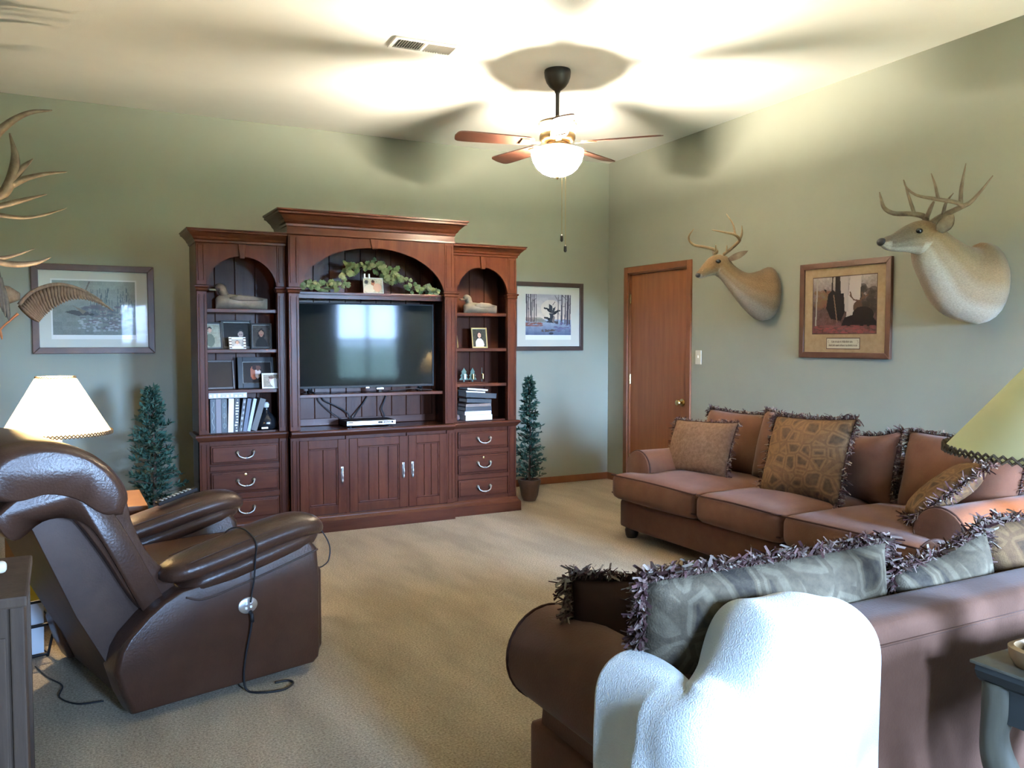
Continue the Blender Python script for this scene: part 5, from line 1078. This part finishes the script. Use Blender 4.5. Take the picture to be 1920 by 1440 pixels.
# right unit second shelf
photo('gold edged photograph seen edge on at the left of the right bookcase', .13, .175, .010, -2.075, 1.33, YS + .02, person_img(18, 24, (.30, .14, .10), (.70, .45, .35), (.08, .06, .05), cx=.3, seed=9), M['gold'], 18)
photo('gold framed portrait of a dark haired woman in white', .135, .165, .009, -1.845, 1.33, YS - .02, person_img(28, 34, (.24, .22, .14), (.90, .86, .80), (.13, .07, .05), (.86, .66, .54), cx=.52, cy=.34, s=.95, seed=10), M['gold'], -3)
photo('small bright photograph with clips amid the ivy above the television', .155, .118, .004, -2.77, 1.742, -.945, (lambda a: (p_noise(a, .22, 11, 3), p_ell(a, .50, .36, .10, .22, (.72, .44, .32)), p_ell(a, .30, .72, .28, .30, (.88, .82, .74)), p_ell(a, .72, .62, .22, .30, (.84, .66, .56)), p_ell(a, .14, .25, .10, .14, (.3, .3, .28)), p_ell(a, .5, .2, .08, .1, (.3, .18, .14)), a)[-1])(canvas(32, 24, (.74, .70, .60))), M['paper'], 0, lean=-8)
PC = bpy.data.objects['photo_frame.009']
for x in (-.065, -.03): obj('clip', bx(x - .006, x + .006, -.016, .004, .112, .146, bev=.002), M['silver'], PC)

# duck decoys
def decoy(label, loc, s, rotz, m1, m2):
    t = thing('duck_decoy', label, 'decoy', loc, rotz, 'carved duck decoys')
    pr = spline([(-.18 * s, .066, .005, .012), (-.14 * s, .056, .022, .032), (-.07 * s, .046, .040, .052), (0, .045, .046, .062), (.06 * s, .048, .047, .060), (.10 * s, .052, .038, .046), (.125 * s, .056, .022, .026), (.136 * s, .058, .005, .008)], 5)
    obj('body', loft(B(), [[(u, rw * math.cos(a), zc * s + (rz * s * math.sin(a) if math.sin(a) > 0 else zc * s * .98 * math.sin(a))) for a in [2 * math.pi * i / 20 for i in range(20)]] for u, zc, rz, rw in pr]), m1, t, smooth=True)
    hd = [(.080 * s, 0, .075 * s, .036 * s), (.088 * s, 0, .100 * s, .028 * s), (.097 * s, 0, .122 * s, .032 * s), (.114 * s, 0, .132 * s, .030 * s), (.136 * s, 0, .124 * s, .015 * s)]
    h = obj('head', rtube(B(), hd, 12, 4), m2, t, smooth=True)
    obj('bill', soft(.128 * s, .175 * s, -.012, .012, .112 * s, .126 * s, .006, 4), M['bill'], t, smooth=True)
    for k in (-1, 1): obj('wing', loft(B(), [[(u, k * (rw + .002 * math.cos(a)) , z + rz * math.sin(a)) for a in [2 * math.pi * i / 10 for i in range(10)]] for u, z, rz, rw in ((-.15 * s, .062 * s, .004, .028), (-.09 * s, .068 * s, .018, .050), (0, .07 * s, .022, .0615), (.06 * s, .068 * s, .006, .058))]), m2, t, smooth=True)
    return t
M['bill'] = mat('decoy_bill', (.16, .13, .07), .5); M['decoy1'] = mat('carved_grey_brown', (.15, .115, .085), .6, var=(.25, .20, .15), vscale=18); M['decoy1h'] = mat('carved_dark_brown', (.085, .065, .05), .6, var=(.13, .10, .075), vscale=18); M['decoy2'] = mat('carved_tan', (.22, .17, .11), .6, var=(.30, .24, .16), vscale=18)
decoy('grey brown carved duck decoy on the top shelf of the left bookcase', (-3.735, -.85, 1.61), 1.12, R(180), M['decoy1'], M['decoy1h'])
decoy('pale tan carved duck decoy on the top shelf of the right bookcase', (-1.86, -.86, 1.61), .92, R(180), M['decoy2'], M['decoy2'])

# books standing on the left unit's bottom shelf
def book(label, w, h, d, Mx, cov, deco=None, group='books in the cabinet'):
    t = thing('book', label, 'book', group=group); t.matrix_world = Mx
    bm = B(); box(bm, -w / 2, -w / 2 + .003, -d / 2, d / 2, 0, h); box(bm, w / 2 - .003, w / 2, -d / 2, d / 2, 0, h); box(bm, -w / 2 + .003, w / 2 - .003, -d / 2, -d / 2 + .004, 0, h); obj('cover', bm, cov, t)
    obj('pages', bx(-w / 2 + .003, w / 2 - .003, -d / 2 + .004, d / 2 - .004, .004, h - .004), M['paper'], t)
    if deco: deco(t, w, h, d)
    return t
def marks(col, n, kind):
    mm = mat('spine_mark', col, .5)
    def f(t, w, h, d):
        bm = B(); r = random.Random(n)
        if kind == 'line': tube(bm, spline([(w * .18 * math.sin(i * 1.7), -d / 2 - .0006, h * (.08 + .84 * i / n)) for i in range(n + 1)], 4), .0016, 4)
        elif kind == 'scroll':
            for z in (.2, .5, .8): tube(bm, [Vector((w * .25 * math.sin(k / 14 * 6.28), -d / 2 - .0006, h * z + h * .07 * math.cos(k / 14 * 6.28))) for k in range(14)], .0014, 4, closed=True)
            tube(bm, [(0, -d / 2 - .0006, h * .1), (0, -d / 2 - .0006, h * .9)], .0012, 4)
        elif kind == 'dots':
            for i in range(n): box(bm, w * r.uniform(-.35, .1), w * r.uniform(.12, .38), -d / 2 - .001, -d / 2 + .0005, h * (i + .2) / n, h * (i + .7) / n)
        obj('spine_mark', bm, mm, t)
    return f
BKC = [((.035, .045, .055), 'dark slate book with a wavy pale spine line, first from the left', .034, .0, ((.35, .42, .45), 9, 'line')), ((.13, .115, .13), 'mauve grey book, second from the left', .036, 0, None), ((.04, .05, .055), 'black book with scrollwork spine, third from the left', .036, 0, ((.30, .38, .40), 5, 'scroll')), ((.62, .58, .66), 'pale lilac album, fourth from the left', .036, 2, None), ((.02, .02, .022), 'black book with cream lettering flecks on its spine', .032, 3, ((.55, .50, .40), 12, 'dots')), ((.035, .035, .04), 'thin black book between the flecked and the blue spines', .022, 8, ((.25, .27, .30), 6, 'dots')), ((.06, .075, .12), 'navy book leaning to the right', .026, 9, None), ((.35, .40, .48), 'pale blue book leaning beside the navy one', .022, 12, None), ((.055, .05, .045), 'wide charcoal book leaning against the jug', .040, 17, None)]
x = -3.953
for i, (c, lab, w, tilt, dk) in enumerate(BKC):
    hgt = .235 if i < 5 else .232; s = math.sin(R(tilt)); w2 = w / math.cos(R(tilt))
    Mx = Matrix.Translation((x + w2 / 2, -.885 + .004 * (i % 3), .7525)) @ Matrix.Translation((w / 2 * 0, 0, 0)) @ Matrix.Rotation(R(tilt), 4, 'Y')
    Mx = Matrix.Translation((x + w2 + .0, -.885 + .004 * (i % 3), .7525)) @ Matrix.Rotation(R(tilt), 4, 'Y') @ Matrix.Translation((-w / 2, 0, 0))
    book(lab, w, hgt, .17, Mx, mat('book_cover', c, .5), marks(*dk) if dk else None); x += w2 + .003
book('grey boxed album lying flat across the upright books', .036, .255, .17, Matrix.Translation((-3.962, -.885, .9920)) @ Matrix.Rotation(R(90), 4, 'Y') @ Matrix.Translation((-.018, 0, 0)), mat('grey_album', (.33, .30, .31), .4), marks((.85, .85, .85), 9, 'dots'))
# dark jug
M['jug'] = mat('black_glazed_jug', (.012, .013, .015), .2, .6)
t = thing('jug', 'black glazed jug with a pale stopper beside the leaning books', 'jug', (-3.555, -.87, .7525)); obj('body', lathe(B(), [(.045, 0), (.068, .012), (.074, .045), (.066, .08), (.042, .11), (.022, .128), (.017, .15), (.019, .158)], 24), M['jug'], t, smooth=True); obj('stopper', lathe(B(), [(.013, .150), (.020, .165), (.022, .182), (.014, .195), (.0001, .198)], 16), mat('pale_stopper', (.55, .55, .54), .5), t, smooth=True)
obj('paper_label', bx(-.05, -.005, -.080, -.072, .012, .024), M['ivory'], t)

# right unit: metal pine candle holder, stacked albums
M['verdigris'] = mat('verdigris_metal', (.07, .12, .095), .6, .4, metal=.2, var=(.12, .17, .14), vscale=25)
t = thing('pine_candle_holder', 'verdigris metal row of four pine trees on the right bookcase', 'candle holder', (-1.93, -.90, 1.048))
obj('tray', bx(-.19, .13, -.02, .03, 0, .010, bev=.003), M['cherry_h'], t)
def tree_poly(w, h): return [(-.006, .012), (-.006, .028), (-w, .028), (-w * .5, .055), (-w * .78, .06), (-w * .36, .085), (-w * .55, .09), (0, h), (w * .55, .09), (w * .36, .085), (w * .78, .06), (w * .5, .055), (w, .028), (.006, .028), (.006, .012)]
for xx, w, ry in ((-.165, .026, 60), (-.075, .042, 0), (.0, .040, 8), (.085, .022, 65)):
    bm = prism(tree_poly(w, .125), -.002, .002, lambda a, b_, q: (a, q, b_)); xf(bm, Matrix.Translation((xx, 0, 0)) @ Matrix.Rotation(R(ry), 4, 'Z')); obj('tree', bm, M['verdigris'], t)
    obj('glass_cup', lathe(B(), [(.010, .034), (.011, .075)], 12, (xx, -.018, 0), cap=False), M['winwhite'] if xx == -.075 else M['brass'], t, smooth=True)
STK = [((.70, .69, .72), 'pale lilac grey album at the bottom of the flat stack', .042, .235, .0, -1), ((.60, .58, .62), 'grey white book, second from the bottom of the stack', .030, .235, -.008, -2), ((.02, .018, .02), 'black book with brown edges in the middle of the stack', .032, .23, -.004, -2), ((.16, .11, .085), 'brown bound book in the middle of the stack', .024, .225, -.004, 2), ((.02, .02, .022), 'thick black album in the flat stack', .030, .22, .0, 3), ((.015, .015, .017), 'black album with white page edges near the top', .040, .27, .02, 4), ((.72, .70, .66), 'cream pamphlet under the topmost white one', .012, .17, -.03, 4), ((.78, .77, .73), 'topmost thin white book of the flat stack', .012, .18, -.012, 5)]
z = .7525
for c, lab, th, wd, dx, tl in STK:
    zz = z; sl = R(tl) if tl > 2 else 0
    o = book(lab, th, wd, .16, Matrix.Translation((-1.895 + dx - wd / 2, -.87, zz + (wd * math.sin(sl) if sl > 0 else 0))) @ Matrix.Rotation(R(90) + (sl - (R(3) if 0 else 0)) * 1, 4, 'Y') @ Matrix.Translation((-th / 2, 0, 0)), mat('album_cover', c, .45)); z += th + .0015 + (0.0 if tl <= 2 else .004)
o = obj('dried_pod', soft(-.03, .03, -.025, .025, 0, .05, .022, 5), mat('grey_pod', (.07, .06, .06), .7, var=(.14, .10, .10), vscale=40), smooth=True); o.location = (-2.075, -.90, .7525)
# it sits on a small box
tag(o, 'dark mottled pod at the left of the flat book stack', 'ornament')

# ivy garland over the television
M['ivy'] = mat('ivy_leaf', (.09, .13, .045), .55, .4, var=(.17, .20, .085), vscale=12); M['ivy2'] = mat('ivy_leaf_pale', (.16, .19, .08), .55, .4, var=(.24, .25, .13), vscale=12)
t = thing('ivy_garland', 'trailing green ivy garland on the arched shelf above the television', 'garland', (-2.78, -.93, 1.742)); O = Vector(t.location); rr = random.Random(9)
vine = [(-3.33, -.95, 1.765), (-3.22, -.96, 1.775), (-3.10, -.95, 1.77), (-3.02, -.93, 1.80), (-2.97, -.90, 1.88), (-2.88, -.88, 1.915), (-2.78, -.87, 1.94), (-2.66, -.87, 1.90), (-2.58, -.89, 1.86), (-2.50, -.92, 1.80), (-2.42, -.95, 1.775), (-2.32, -.96, 1.77), (-2.27, -.97, 1.76)]
vs = spline(vine, 8); obj('stem', tube(B(), [Vector(p) - O for p in vs], .004, 6), M['bark'], t)
leafp = [(0, 0), (.020, .004), (.030, .020), (.020, .026), (.022, .042), (0, .058), (-.022, .042), (-.020, .026), (-.030, .020), (-.020, .004)]
lme = []
for mm in ('ivy', 'ivy2'):
    bm = B(); c = bm.verts.new((0, .022, .006)); vv = [bm.verts.new((a, b_, 0)) for a, b_ in leafp]
    for i in range(len(vv)): bm.faces.new((c, vv[i], vv[(i + 1) % len(vv)]))
    me = bpy.data.meshes.new('leaf'); bm.to_mesh(me); bm.free(); me.materials.append(M[mm]); lme.append(me)
for i in range(150):
    p = Vector(vs[int(rr.random() * (len(vs) - 1))]); sp = .045 if 1.80 > p.z else .075
    p = p + Vector((rr.uniform(-1, 1) * sp, rr.uniform(-.03, .05) - .03, rr.uniform(-.4, .9) * sp * .8))
    if p.x < -3.34 or p.x > -2.24: continue
    p.z = max(p.z, 1.757); p.y = max(p.y, -.99)
    if abs(p.x + 2.77) < .10 and p.z < 1.875: p.y = max(p.y, -.86)
    o = bpy.data.objects.new('leaf', lme[i % 3 == 0]); C.objects.link(o); o.parent = t; s = rr.uniform(.55, .95)
    o.matrix_local = Matrix.Translation(p - O) @ Matrix.Rotation(rr.uniform(0, 6.28), 4, 'Y') @ Matrix.Rotation(R(90) + rr.uniform(-.6, .6), 4, 'X') @ Matrix.Rotation(rr.uniform(-.5, .5), 4, 'Y') @ Matrix.Diagonal((s, s, s, 1))
